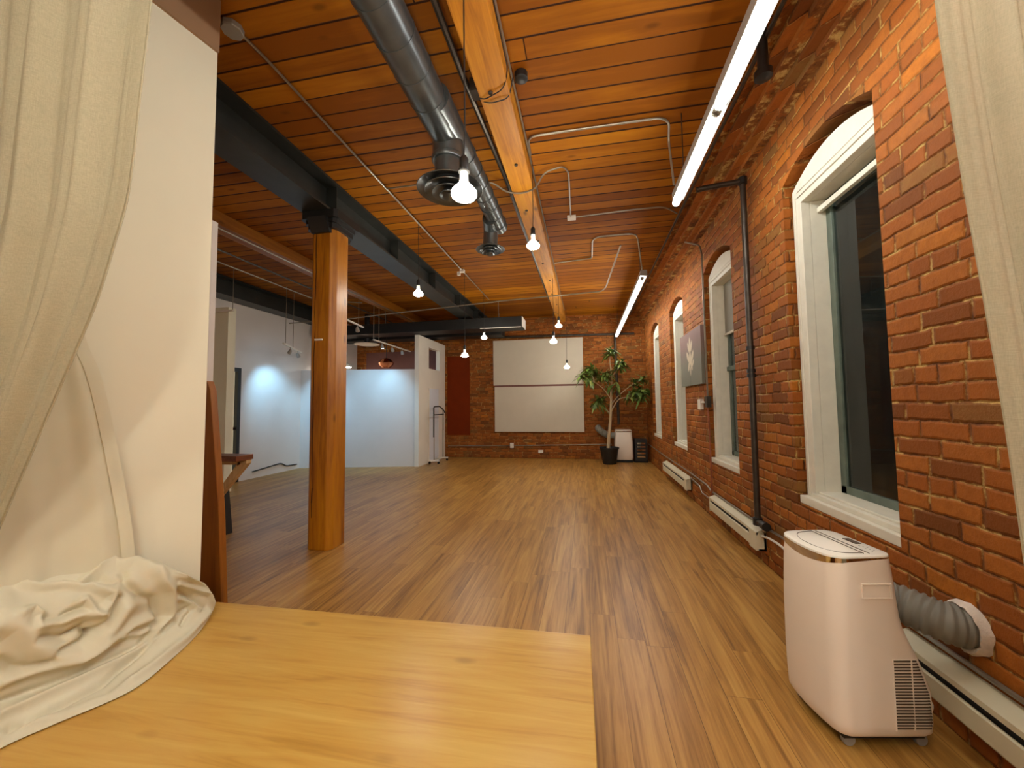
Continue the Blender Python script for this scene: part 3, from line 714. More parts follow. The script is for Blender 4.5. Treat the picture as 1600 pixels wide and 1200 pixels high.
b = NB(); tube(b, [(0, .0, 1.58), (.05, .05, 1.58)], .012, 8); obj('clamp', b, 'black', t, smooth=True)
t = thing('wall_conduit', 'thin conduit with light switch running down the brick wall beside the painting', 'conduit', (0, 0, 0))
b = NB(); tube(b, rounded([(1.30, 5.19, 3.43), (1.42, 5.0, 3.30), (1.42, 4.925, 3.17), (1.42, 4.915, 1.9), (1.425, 4.92, 1.35)], .05, 4), .010, 8); obj('upper_run', b, 'conduit', t, smooth=True)
b = NB(); tube(b, [(1.425, 4.93, 1.30), (1.425, 4.9, 1.0), (1.425, 4.9, .24)], .010, 8); obj('lower_run', b, 'rust', t, smooth=True)
b = NB(); box(b, 1.40, 1.448, 4.87, 4.97, 1.30, 1.43); obj('junction_box', b, 'pipe', t, bevel=.004)
b = NB(); box(b, 1.405, 1.448, 5.16, 5.28, 1.27, 1.40); box(b, 1.41, 1.448, 4.95, 5.2, 1.35, 1.37); obj('switch_box', b, 'white', t, bevel=.004)
b = NB(); tube(b, rounded([(1.435, 9.6, .40), (1.435, 7.7, .37), (1.435, 5.95, .37), (1.435, 5.1, .35), (1.435, 4.98, .31), (1.435, 4.85, .31), (1.435, 3.7, .315), (1.435, 3.3, .33), (1.435, .9, .33)], .06, 3), .010, 8)
tag(obj('wall_conduit', b, 'conduit', smooth=True), 'long low conduit running along the brick wall above the heaters', 'conduit')
b = NB(); tube(b, rounded([(1.42, 5.82, .31), (1.42, 5.36, .285), (1.42, 5.29, .22), (1.42, 4.90, .22)], .03, 3), .009, 8)
tag(obj('heater_cable', b, 'conduit', smooth=True), 'bent cable joining the two far baseboard heaters', 'cable')
b = NB(); tube(b, rounded([(1.41, 3.60, .24), (1.41, 3.45, .27), (1.41, 3.28, .28), (1.41, 2.3, .20)], .05, 4), .009, 8)
tag(obj('heater_cable', b, 'white', smooth=True), 'white cable from the middle heater towards the near air conditioner', 'cable')
def heater(label, y0, y1, z0=.12, z1=.30, d=.075):
    t = thing('baseboard_heater', label, 'baseboard heater', (XR, (y0+y1)/2, z0), group='cream baseboard heaters along the brick wall')
    L = (y1-y0)/2; h = z1-z0; b = NB()
    prism(b, [(-.002, 0), (-d+.012, 0), (-d+.012, .015), (-.02, .015), (-.02, h-.02), (-d+.01, h-.035), (-d+.01, h-.05), (-d-.004, h-.05), (-d-.004, h-.028), (-.012, h), (-.002, h)], 1, -L, L)
    obj('casing', b, 'heater', t)
    b = NB(); prism(b, [(-d, .012), (-d-.006, .02), (-d-.006, h-.085), (-d, h-.08), (-d+.006, h-.08), (-d+.006, .012)], 1, -L+.14, L-.02); box(b, -d-.007, -.003, -L, -L+.14, .0, h-.03); box(b, -d-.003, -.003, L-.03, L, 0, h-.03)
    obj('front_panel', b, 'heater', t)
    b = NB(); box(b, -d+.012, -.02, -L+.14, L-.03, .02, h-.05); obj('slot', b, 'rubber', t)
    return t
heater('cream baseboard heater nearest the camera, behind the portable air conditioner', .25, 2.15)
heater('middle cream baseboard heater below the second window', 3.585, 4.83)
heater('farthest cream baseboard heater below the third window', 5.85, 7.55)
b = NB(); tube(b, [(1.08, 2.43, ZC-.003), (1.08, 2.43, 3.31)], .03, 14); lathe(b, [(.03, 0), (.048, .01), (.048, .05), (.03, .06)], 16, (1.08, 2.43, 3.27))
tag(obj('pipe_stub', b, 'black', smooth=True), 'short dark pipe stub hanging from the ceiling beside the near strip light', 'pipe')

# ------------------------------------------------------------------ ceiling conduits
def conduit(label, pts, r=.010, mat='conduit', rad=.06, name='ceiling_conduit', cat_='conduit'):
    b = NB(); tube(b, rounded(pts, rad, 4), r, 8); return tag(obj(name, b, mat, smooth=True), label, cat_)
t = thing('ceiling_conduit', 'long straight thin conduit left of the round duct, starting at a grey box', 'conduit', (0, 0, 0))
b = NB(); tube(b, [(-1.98, 1.85, 3.585), (-1.96, 2.0, 3.575), (-1.955, 7.75, 3.575)], .009, 8); obj('conduit', b, 'conduit', t, smooth=True)
b = NB(); lathe(b, [(.055, 0), (.06, .008), (.06, .035)], 8, (-2.0, 1.80, 3.56)); obj('box_cover', b, 'fixture', t)
b = NB(); box(b, -1.99, -1.92, 5.93, 6.0, 3.55, 3.59); box(b, -2.04, -1.99, 5.95, 5.98, 3.50, 3.56); obj('junction_box', b, 'white', t)
conduit('dark pipe running just left of the orange timber beam', [(-.745, -.5, 3.5), (-.745, 2.3, 3.5), (-.70, 3.5, 3.5), (-.69, 7.9, 3.5)], .021, 'pipe')
conduit('slim conduit along the right edge of the orange timber beam', [(-.445, -.5, 3.57), (-.445, 2.9, 3.57), (-.45, 6.0, 3.57), (-.45, 9.0, 3.57)], .008)
conduit('conduit looping from the timber beam towards the near strip light', [(-.44, 3.3, 3.585), (-.43, 3.06, 3.585), (.62, 3.06, 3.585), (.70, 3.12, 3.585), (.705, 3.2, 3.50), (.74, 3.22, 3.12)], .009, rad=.08)
t = thing('ceiling_cable', 'wavy grey cable crossing the beam to a small white ceiling box', 'cable', (0, 0, 0))
b = NB(); tube(b, rounded([(-1.95, 3.50, 3.57), (-1.5, 3.5, 3.57), (-.84, 3.5, 3.50), (-.72, 3.60, 3.44), (-.58, 3.64, 3.435), (-.44, 3.60, 3.44), (-.34, 3.52, 3.55), (-.16, 3.52, 3.585), (-.118, 3.62, 3.585), (-.13, 4.5, 3.585)], .06, 4), .008, 8); obj('cable', b, 'conduit', t, smooth=True)
b = NB(); box(b, -.17, -.07, 4.50, 4.57, 3.56, 3.598); obj('box', b, 'white', t, bevel=.004)
b = NB(); tube(b, rounded([(-.07, 4.53, 3.58), (.55, 4.50, 3.585), (.92, 4.5, 3.585), (1.08, 4.6, 3.54)], .08, 4), .008, 8); obj('tail', b, 'conduit', t, smooth=True)
conduit('stepped conduit on the ceiling between beam and far strip light', [(-.44, 5.98, 3.585), (.14, 5.90, 3.585), (.135, 5.25, 3.585), (.20, 5.15, 3.585), (.63, 5.14, 3.585), (.72, 5.22, 3.585), (.80, 5.4, 3.12)], .009)
conduit('long suspended conduit crossing the whole room and bending up at the right', [(-6.2, 7.1, 3.15), (-4.75, 7.15, 3.19), (-3.9, 7.0, 3.2), (-1.47, 6.58, 3.2), (.29, 6.38, 3.2), (.36, 6.3, 3.24), (.53, 5.5, 3.585)], .012, rad=.12)
conduit('dark conduit along the top corner of the brick wall', [(1.10, .2, 3.52), (1.10, 4.6, 3.52), (1.10, 9.6, 3.52)], .014, 'pipe')
conduit('reddish conduit below the left timber beam', [(-4.07, 1.5, 3.40), (-4.07, 9.5, 3.40)], .010)
conduit('dark sprinkler pipe left of the left timber beam', [(-4.58, 1.5, 3.38), (-4.58, 9.4, 3.38)], .014, 'pipe', name='sprinkler_pipe', cat_='pipe')
conduit('thin light conduit nearest the far left steel girder', [(-5.02, 1.5, 3.40), (-5.02, 6.4, 3.40), (-4.3, 6.8, 3.40)], .010)
b = NB()
t = thing('ceiling_bracket', 'small metal bracket with black wires on the side of the orange timber beam', 'bracket', (-.69, 2.40, 3.45))
b = NB(); box(b, -.03, .022, -.04, .05, .0, .09); obj('bracket', b, 'pipe', t)
b = NB(); tube(b, rounded([(-.01, .03, .02), (.05, .04, -.012), (.20, -.02, -.012), (.25, -.12, .02), (.25, -.9, .10)], .05, 4), .004, 6); tube(b, rounded([(-.01, .06, .02), (.08, .08, -.012), (.22, .06, -.012), (.26, -.0, .08)], .04, 4), .004, 6); obj('wires', b, 'black', t)
t = thing('smoke_detector', 'small black round device on the ceiling boards beside the beam', 'detector', (-.385, 2.46, 3.545))
b = NB(); lathe(b, [(.03, 0), (.045, .012), (.045, .052)], 20); obj('body', b, 'black', t, smooth=True)

# ------------------------------------------------------------------ track lights (left side)
def track(label, p0, p1, heads, rods, lit=True, targets=None, powers=None):
    t = thing('track_light', label, 'track light', p0); P0 = Vector(p0); d = Vector(p1)-P0
    b = NB(); L = d.length; m = Matrix.Rotation(math.atan2(d.y, d.x), 4, 'Z'); box(b, 0, L, -.018, .018, 0, .022, m); obj('rail', b, 'white', t)
    for r_ in rods:
        b = NB(); c = d*r_; tube(b, [(c.x, c.y, .02), (c.x, c.y, ZC-P0.z-.003)], .005, 6); obj('rod', b, 'conduit', t)
    for i, h in enumerate(heads):
        c = d*h; aim = Vector(targets[i])-(P0+c) if targets else Vector((0, 0, -1))
        aim.normalize()
        b = NB(); tube(b, [(c.x, c.y, 0), (c.x, c.y, -.05)], .007, 8)
        q_ = aim.to_track_quat('Z', 'Y').to_matrix().to_4x4()
        lathe(b, [(.012, -.04), (.03, -.01), (.036, .03), (.036, .055)], 18, (0, 0, 0), Matrix.Translation(c+Vector((0, 0, -.07))) @ q_); hd = obj('lamp_head', b, 'fixture', t, smooth=True)
        b = NB(); lathe(b, [(.030, .0555), (.030, .057)], 18, (0, 0, 0), Matrix.Translation(c+Vector((0, 0, -.07))) @ q_); obj('lens', b, 'spot' if lit else 'shadew', hd)
        if targets:
            l = bpy.data.lights.new('spot_lamp', 'SPOT'); l.energy = powers[i] if powers else SPOT; l.color = COOL; l.spot_size = math.radians(78); l.spot_blend = .8; l.shadow_soft_size = .03
            lo = bpy.data.objects.new('spot_lamp', l); COL.objects.link(lo); lo.parent = t; lo.location = c+Vector((0, 0, -.07))+aim*.065
            lo.rotation_mode = 'QUATERNION'; lo.rotation_quaternion = aim.to_track_quat('-Z', 'Y')
    return t
track('short white track right of the column with one spot, hung on long rods', (-4.07, 5.72, 2.88), (-4.22, 6.72, 2.88), [.75], [.12, .2, .8], True, [(-4.75, 7.9, 1.25)], [60])
track('white track with three spots next to the white pier wall', (-4.28, 7.2, 2.72), (-4.33, 9.0, 2.72), [.2, .46, .74], [.0, .12], True, [(-4.2, 8.1, .9), (-4.4, 9.6, 1.0), (-4.4, 9.6, 1.0)], [14, 30, 30])
track('low white track near the far left white wall', (-5.35, 6.0, 2.50), (-5.9, 7.1, 2.50), [.35, .8], [.1, .5], True, [(-6.3, 6.75, 1.6), (-5.8, 7.7, 1.2)], [38, 24])
track('stub of white track at the left edge beside the partition', (-5.95, 5.12, 2.90), (-5.5, 5.12, 2.90), [], [.97, .1])
# ceiling disc outlet, shaded lamps beyond the low wall
t = thing('disc_diffuser', 'flat white round air outlet hanging beyond the low partition', 'air outlet', (-5.20, 8.45, 2.86))
b = NB(); lathe(b, [(.05, .05), (.26, .02), (.30, 0), (.25, -.01), (.12, -.02)], 32); obj('disc', b, 'white', t, smooth=True)
b = NB(); tube(b, [(0, 0, .04), (0, 0, .735)], .06, 14); obj('neck', b, 'ductblack', t)
t = thing('shaded_pendant', 'white bowl pendant lamp peeking over the low partition by the column', 'pendant lamp', (-6.0, 8.75, 2.36))
b = NB(); lathe(b, [(.17, 0), (.16, .05), (.10, .10), (.03, .12)], 24); obj('lamp_shade', b, 'shadew', t, smooth=True)
b = NB(); lathe(b, [(.02, -.01), (.14, -.008), (.14, -.002)], 20); obj('glow', b, 'bulb', t)
b = NB(); tube(b, [(0, 0, .12), (0, 0, ZC-2.362)], .005, 6); obj('cord', b, 'black', t)
t = thing('shaded_pendant', 'copper globe pendant beyond the low partition', 'pendant lamp', (-4.78, 8.62, 2.385))
b = NB(); lathe(b, [(.10, -.09), (.17, -.02), (.18, .03), (.13, .11), (.03, .15)], 24); obj('lamp_shade', b, 'copper', t, smooth=True)
b = NB(); tube(b, [(0, 0, .15), (0, 0, ZC-2.387)], .006, 6); obj('cord', b, 'black', t)

# garment rack and mirror at the pier wall
t = thing('gloss_panel', 'tall narrow pale glossy panel on the white pier wall behind the garment rack', 'panel', (-3.685, 8.95, .05))
b = NB(); box(b, 0, .012, -.30, .30, 0, 1.72); obj('panel', b, 'mirror', t)
b = NB(); box(b, -.003, .016, -.31, -.30, 0, 1.73); box(b, -.003, .016, .30, .31, 0, 1.73); box(b, -.003, .016, -.31, .31, 1.72, 1.735); obj('frame', b, 'white', t)
t = thing('garment_rack', 'slim metal garment rack on casters against the white pier wall', 'garment rack', (-3.50, 8.78, 0))
b = NB()
for y in (-.25, .32):
    b = NB(); tube(b, [(0, y, .09), (0, y, 1.30)], .011, 8); obj('upright', b, 'conduit', t)
b = NB(); tube(b, rounded([(0, -.27, .62), (0, -.27, 1.33), (0, .1, 1.34), (.02, .36, 1.22), (.02, .40, 1.18)], .06, 4), .016, 8); tube(b, [(0, -.27, 1.14), (0, .36, 1.14)], .014, 8); tube(b, [(0, .33, .75), (0, .33, 1.2)], .014, 8); obj('top_frame', b, 'black', t)
b = NB(); box(b, -.13, .13, -.27, -.22, .06, .09); box(b, -.13, .13, .29, .34, .06, .09); box(b, -.015, .015, -.25, .32, .065, .085); obj('base', b, 'white', t)
for (x, y) in ((-.11, -.245), (.11, -.245), (-.11, .315), (.11, .315)):
    b = NB(); lathe(b, [(.028, -.01), (.028, .01)], 14, (0, 0, 0), Matrix.Translation((x, y, .029)) @ Matrix.Rotation(PI/2, 4, 'X')); tube(b, [(x, y, .03), (x, y, .062)], .008, 6); obj('caster', b, 'rubber', t)
b = NB(); tube(b, rounded([(-6.285, 6.35, .13), (-6.285, 7.05, .19), (-6.285, 7.2, .11), (-6.285, 7.5, .10)], .05, 4), .012, 6)
tag(obj('wall_cable', b, 'black'), 'black cable fixed low along the left white wall', 'cable')

# ------------------------------------------------------------------ near portable air conditioner
AM = thing('portable_air_conditioner', 'large white portable air conditioner standing by the near window', 'air conditioner', (1.075, 1.945, 0), math.radians(10))
# local x: front is -x, back (wall) is +x ; local y: width
def acsec(z):
    # front x, back x, half width, corner radius
    k = [(.055, -.150, .195, .150, .04), (.07, -.158, .208, .160, .045), (.12, -.160, .214, .165, .05), (.22, -.163, .208, .165, .05), (.335, -.163, .172, .165, .05), (.40, -.162, .140, .165, .05),
         (.45, -.162, .118, .165, .05), (.52, -.160, .104, .164, .05), (.62, -.156, .096, .163, .05), (.70, -.152, .088, .162, .05), (.735, -.150, .084, .160, .05)]
    for a, b_ in zip(k, k[1:]):
        if z <= b_[0]:
            f = (z-a[0])/(b_[0]-a[0]); return [a[i]+(b_[i]-a[i])*f for i in range(1, 5)]
    return list(k[-1][1:])
def acring(z, grow=0., dip=0.):
    xf, xb, hw, r = acsec(z); xf -= grow; xb += grow; hw += grow
    out = []
    for cx, cy, a0 in ((xb-r, hw-r, 0), (xf+r, hw-r, PI/2), (xf+r, -hw+r, PI), (xb-r, -hw+r, 1.5*PI)):
        for i in range(9):
            a = a0+PI/2*i/8; x = cx+r*math.cos(a); y = cy+r*math.sin(a)
            if x < xf+r: x -= .018*(1-(y/hw)**2)*(1 if a0 in (PI/2, PI) else 0)
            out.append((x, y))
    # extra points on the bowed front are given by an inserted run
    i0 = 18; run = []
    for j in range(1, 8):
        y = (hw-r)*(1-2*j/8); run.append((xf-.018*(1-(y/hw)**2), y))
    out = out[:i0]+run+out[i0:]
    res = []
    for x, y in out:
        front = max(0, min(1, (-.02-x)/.10)); zz = z-dip*front*(.35+.65*(1-(y/hw)**2))
        res.append((x, y, zz))
    return res
b = NB(); zs = [.055, .07, .10, .16, .22, .27, .32, .37, .42, .46, .50, .56, .62, .68, .729]
loft(b, [acring(z, dip=(.042 if z > .7 else (.012 if z > .67 else 0))) for z in zs]); body = obj('body', b, 'acw', AM, smooth=True, auto=50)
b = NB(); loft(b, [acring(.7295, .0005, .042), acring(.735, .0015, .012)], cap=True); obj('chrome_band', b, 'chrome', AM, smooth=True)
b = NB(); loft(b, [acring(.7352, .001, .012), acring(.741, .0, .010), acring(.744, -.008, .008)]); tp = obj('top_panel', b, 'actop', AM, smooth=True)
def topz(x, y):
    hw = .16; front = max(0, min(1, (-.02-x)/.10)); return .7446-.008*front*(.35+.65*(1-(y/hw)**2))
b = NB()
P2 = [(-.128, y) for y in [.10-.02*i for i in range(11)]]
loop = rounded([(-.02, .135, 0), (-.10, .125, 0), (-.135, .06, 0), (-.138, 0, 0), (-.135, -.06, 0), (-.10, -.125, 0), (-.02, -.135, 0)], .04, 4)
tube(b, [(p.x, p.y, topz(p.x, p.y)+.0003) for p in loop], .0014, 6)
for x in (-.022, .0): tube(b, [(x, .14, .7448), (x, -.14, .7448)], .0013, 6)
obj('top_groove', b, 'groove', AM)
b = NB(); box(b, .035, .062, -.035, .03, .7442, .7462); obj('display', b, 'groove', AM)
b = NB()
for i in range(7): box(b, .03+.008*(i % 3), .034+.008*(i % 3), -.06-.010*i, -.056-.010*i, .7442, .7450)
obj('buttons', b, 'fixture', AM)
# side grille and handle recess on the side facing the stage (-y)
hwf = lambda z: acsec(z)[2]
b = NB()
gz0, gz1 = .095, .345; n = 23
for i in range(n):
    z = gz0+(gz1-gz0)*i/(n-1); hw = hwf(z); xr = acsec(z)[1]-.035; xl = .045
    box(b, xl, xr, -hw-.0016, -hw+.004, z-.0026, z+.0026)
obj('side_grille', b, 'groove', AM)
b = NB(); xm = .112
tube(b, [(xm, -hwf(.1)-.001, gz0-.006), (xm, -hwf(.3)-.001, gz1+.004)], .0028, 6)
tube(b, [(.043, -hwf(.1)-.001, gz0-.008), (.043, -hwf(.3)-.001, gz1+.006)], .002, 6); tube(b, [(.043, -hwf(.3)-.001, gz1+.006), (.13, -hwf(.3)-.001, gz1+.006)], .002, 6)
obj('grille_ribs', b, 'acw', AM)
b = NB(); hz0, hz1, hx0, hx1 = .585, .632, -.055, .050; hw = hwf(.61)
for (x0, x1, z0, z1) in ((hx0-.006, hx1+.006, hz1, hz1+.006), (hx0-.006, hx1+.006, hz0-.006, hz0), (hx0-.006, hx0, hz0, hz1), (hx1, hx1+.006, hz0, hz1)): box(b, x0, x1, -hw-.006, -hw+.004, z0, z1)
obj('handle_rim', b, 'acw', AM, bevel=.0015)
b = NB(); prism(b, [(-hw-.0008, hz0), (-hw-.0034, hz0), (-hw-.0008, hz1)], 0, hx0, hx1); obj('handle_recess', b, 'acw', AM)
for (x, y) in ((-.11, -.12), (-.11, .12), (.17, -.12), (.17, .12)):
    b = NB(); lathe(b, [(.022, -.010), (.024, -.006), (.024, .006), (.022, .010)], 16, (0, 0, 0), Matrix.Translation((x, y, .0245)) @ Matrix.Rotation(PI/2, 4, 'X')); tube(b, [(x, y, .03), (x, y, .056)], .010, 8); obj('caster', b, 'fixture', AM)
b = NB(); tube(b, rounded([(.19, -.12, .12), (.215, -.125, .13), (.222, -.125, .16), (.20, -.12, .18), (.185, -.12, .18)], .02, 4), .006, 8); obj('drain_loop', b, 'actop', AM)
b = NB(); box(b, -.14, .17, -.14, .14, .04, .056); obj('underside', b, 'rubber', AM)
b = NB(); hp = [(.06, .0, .50), (.15, .0, .50), (.205, -.02, .495), (.245, -.075, .485), (.28, -.125, .475), (.325, -.152, .469), (.352, -.158, .468)]
N_ = 60; tube(b, [cat(hp, i/N_) for i in range(N_+1)], [(.071 if (i//2) % 2 == 0 else .078) for i in range(N_+1)], 24); obj('exhaust_hose', b, 'hose', AM, smooth=True, auto=80)
b = NB(); rf = random.Random(2); rings = []
for k, (r, x) in enumerate(((.066, 1.440), (.074, 1.424), (.086, 1.416), (.094, 1.430), (.096, 1.449))):
    rings.append([(x+rf.uniform(-.003, .003), 1.85+math.cos(2*PI*i/30)*(r+rf.uniform(-.005, .005)), .468+math.sin(2*PI*i/30)*(r+rf.uniform(-.005, .005))) for i in range(30)])
loft(b, rings, cap=False); 
tag(obj('foam_collar', b, 'foam', smooth=True), 'ragged white foam ring sealing the hose into the brick wall', 'seal')

# ------------------------------------------------------------------ curtains
def sheet(bm, left, right, zt=None, n=70, m=60, folds=6, amp=.02, seed=1, nrm=Vector((0, -1, 0)), taper=True, extra=None):
    rnd = random.Random(seed); ph = [rnd.uniform(0, 2*PI) for _ in range(6)]
    rows = []
    for j in range(m+1):
        v = j/m; a = cat(left, v); c = cat(right, v); r = []
        for i in range(n+1):
            u = i/n; p = a.lerp(c, u)
            w = amp*(math.sin(2*PI*folds*u+ph[0]+.8*math.sin(3*v+ph[1]))+.5*math.sin(2*PI*folds*1.7*u+ph[2]+1.2*v)+.3*math.sin(2*PI*folds*3.1*u+ph[3]))
            w *= (.5+.5*v if taper else 1)*min(1, (1-u)*8+.25)
            p = p+nrm*w
            if extra: p = extra(u, v, p)
            r.append(p)
        rows.append(r)
    return grid(bm, rows)
def hem(o, th=.0015):
    s = o.modifiers.new('thickness', 'SOLIDIFY'); s.thickness = th; s.offset = 0
def edge_band(bm, edge, inner, n=60, off=Vector((0, -.004, 0))):
    rows = []
    for j in range(n+1):
        v = j/n; a = cat(edge, v); c = cat(inner, v); rows.append([a+off, a.lerp(c, .5)+off*1.6, c+off])
    grid(bm, rows)
# right curtain hangs free from the rail beside the brick wall
t = thing('curtain', 'off-white sheer curtain hanging at the right edge against the brick wall', 'curtain', (0, 0, 0), group='sheer linen curtains beside the stage')
Redge = [(.895, 1.1, 3.45), (.888, 1.1, 2.75), (.883, 1.1, 2.36), (.906, 1.1, 1.97), (.918, 1.1, 1.81), (.946, 1.1, 1.47), (.961, 1.1, 1.26), (.972, 1.1, 1.055), (.99, 1.1, .7), (1.02, 1.1, .32), (1.03, 1.1, .02)]
Rout = [(1.43, 1.10, p[2]) for p in Redge]
b = NB(); sheet(b, Rout, Redge, folds=5, amp=.016, seed=5, taper=False); o = obj('cloth', b, 'sheer', t, smooth=True, auto=180); hem(o)
b = NB(); edge_band(b, Redge, [(p[0]+.035, p[1], p[2]) for p in Redge], off=Vector((0, -.003, 0))); o = obj('hem', b, 'sheer', t, smooth=True, auto=180)
# left curtain: hangs and is swept to the left
t = thing('curtain', 'off-white sheer curtain swept aside at the upper left in front of the cream partition', 'curtain', (0, 0, 0), group='sheer linen curtains beside the stage')
Ledge = [(-1.30, .95, 3.5), (-1.335, .95, 3.1), (-1.366, .95, 2.69), (-1.395, .95, 2.36), (-1.423, .95, 2.05), (-1.475, .95, 1.87), (-1.533, .95, 1.70), (-1.60, .95, 1.56), (-1.663, .95, 1.434), (-1.79, .95, 1.18), (-1.905, .95, .95), (-1.99, .95, .78)]
Lout = [(-2.85, .80, p[2]) for p in Ledge]; Lout = [(-2.37, .84, p[2]) for p in Ledge]
b = NB(); sheet(b, Lout, Ledge, folds=5, amp=.020, seed=8, taper=False, n=110, m=80); o = obj('cloth', b, 'sheer', t, smooth=True, auto=180); hem(o)
b = NB(); edge_band(b, [(p[0], p[1]-.008, p[2]) for p in Ledge], [(p[0]-.08, p[1]-.010, p[2]) for p in Ledge], off=Vector((.0, -.004, 0))); o = obj('hem', b, 'sheer', t, smooth=True, auto=180)
# second layer falling behind into the pile
Sr = [(-1.99, 1.10, 2.0), (-1.975, 1.18, 1.646), (-1.961, 1.239, 1.455), (-1.948, 1.312, 1.077), (-1.94, 1.352, .824), (-1.936, 1.374, .60), (-1.93, 1.38, .40)]
Sl = [(-2.06, .90, 2.0), (-2.06, .85, 1.636), (-2.05, .80, 1.33), (-2.05, .74, 1.14), (-2.04, .70, .956), (-2.03, .70, .6), (-2.02, .68, .40)]
t = thing('curtain', 'inner off-white curtain falling behind the swept one into the heap of cloth', 'curtain', (0, 0, 0), group='sheer linen curtains beside the stage')
b = NB(); sheet(b, Sl, Sr, folds=2.2, amp=.010, seed=11, nrm=Vector((1, -.2, 0)), n=60, m=60); o = obj('cloth', b, 'linen', t, smooth=True, auto=180); hem(o)
b = NB(); edge_band(b, Sr, [(p[0]-.004, p[1]-.045, p[2]) for p in Sr], off=Vector((.006, -.001, 0))); obj('hem', b, 'linen', t, smooth=True, auto=180)
# heap of cloth on the stage
NET = [
  [(-1.81, 0.80, 0.306), (-1.80, 0.931, 0.306), (-1.761, 1.02, 0.306), (-1.682, 1.184, 0.306), (-1.713, 1.34, 0.306), (-1.80, 1.552, 0.306), (-1.90, 1.715, 0.34), (-1.918, 1.70, 0.404)],
  [(-1.90, 0.85, 0.382), (-1.90, 0.996, 0.379), (-1.87, 1.143, 0.377), (-1.84, 1.306, 0.375), (-1.85, 1.447, 0.402), (-1.86, 1.556, 0.448), (-1.86, 1.618, 0.472), (-1.862, 1.617, 0.49)],
  [(-1.919, 0.87, 0.581), (-1.905, 0.965, 0.587), (-1.881, 1.094, 0.547), (-1.856, 1.229, 0.534), (-1.836, 1.336, 0.57), (-1.821, 1.417, 0.594), (-1.808, 1.484, 0.588), (-1.804, 1.51, 0.568)],
  [(-1.94, 0.89, 0.692), (-1.927, 0.971, 0.695), (-1.911, 1.056, 0.642), (-1.893, 1.151, 0.63), (-1.877, 1.238, 0.651), (-1.86, 1.326, 0.67), (-1.844, 1.414, 0.651), (-1.833, 1.474, 0.61)],
  [(-2.034, 0.937, 0.744), (-2.02, 1.014, 0.763), (-2.009, 1.072, 0.738), (-1.985, 1.167, 0.73), (-1.965, 1.256, 0.699), (-1.946, 1.355, 0.702), (-1.932, 1.445, 0.663), (-1.920, 1.514, 0.602)]]
from mathutils import noise as mn
import numpy as np
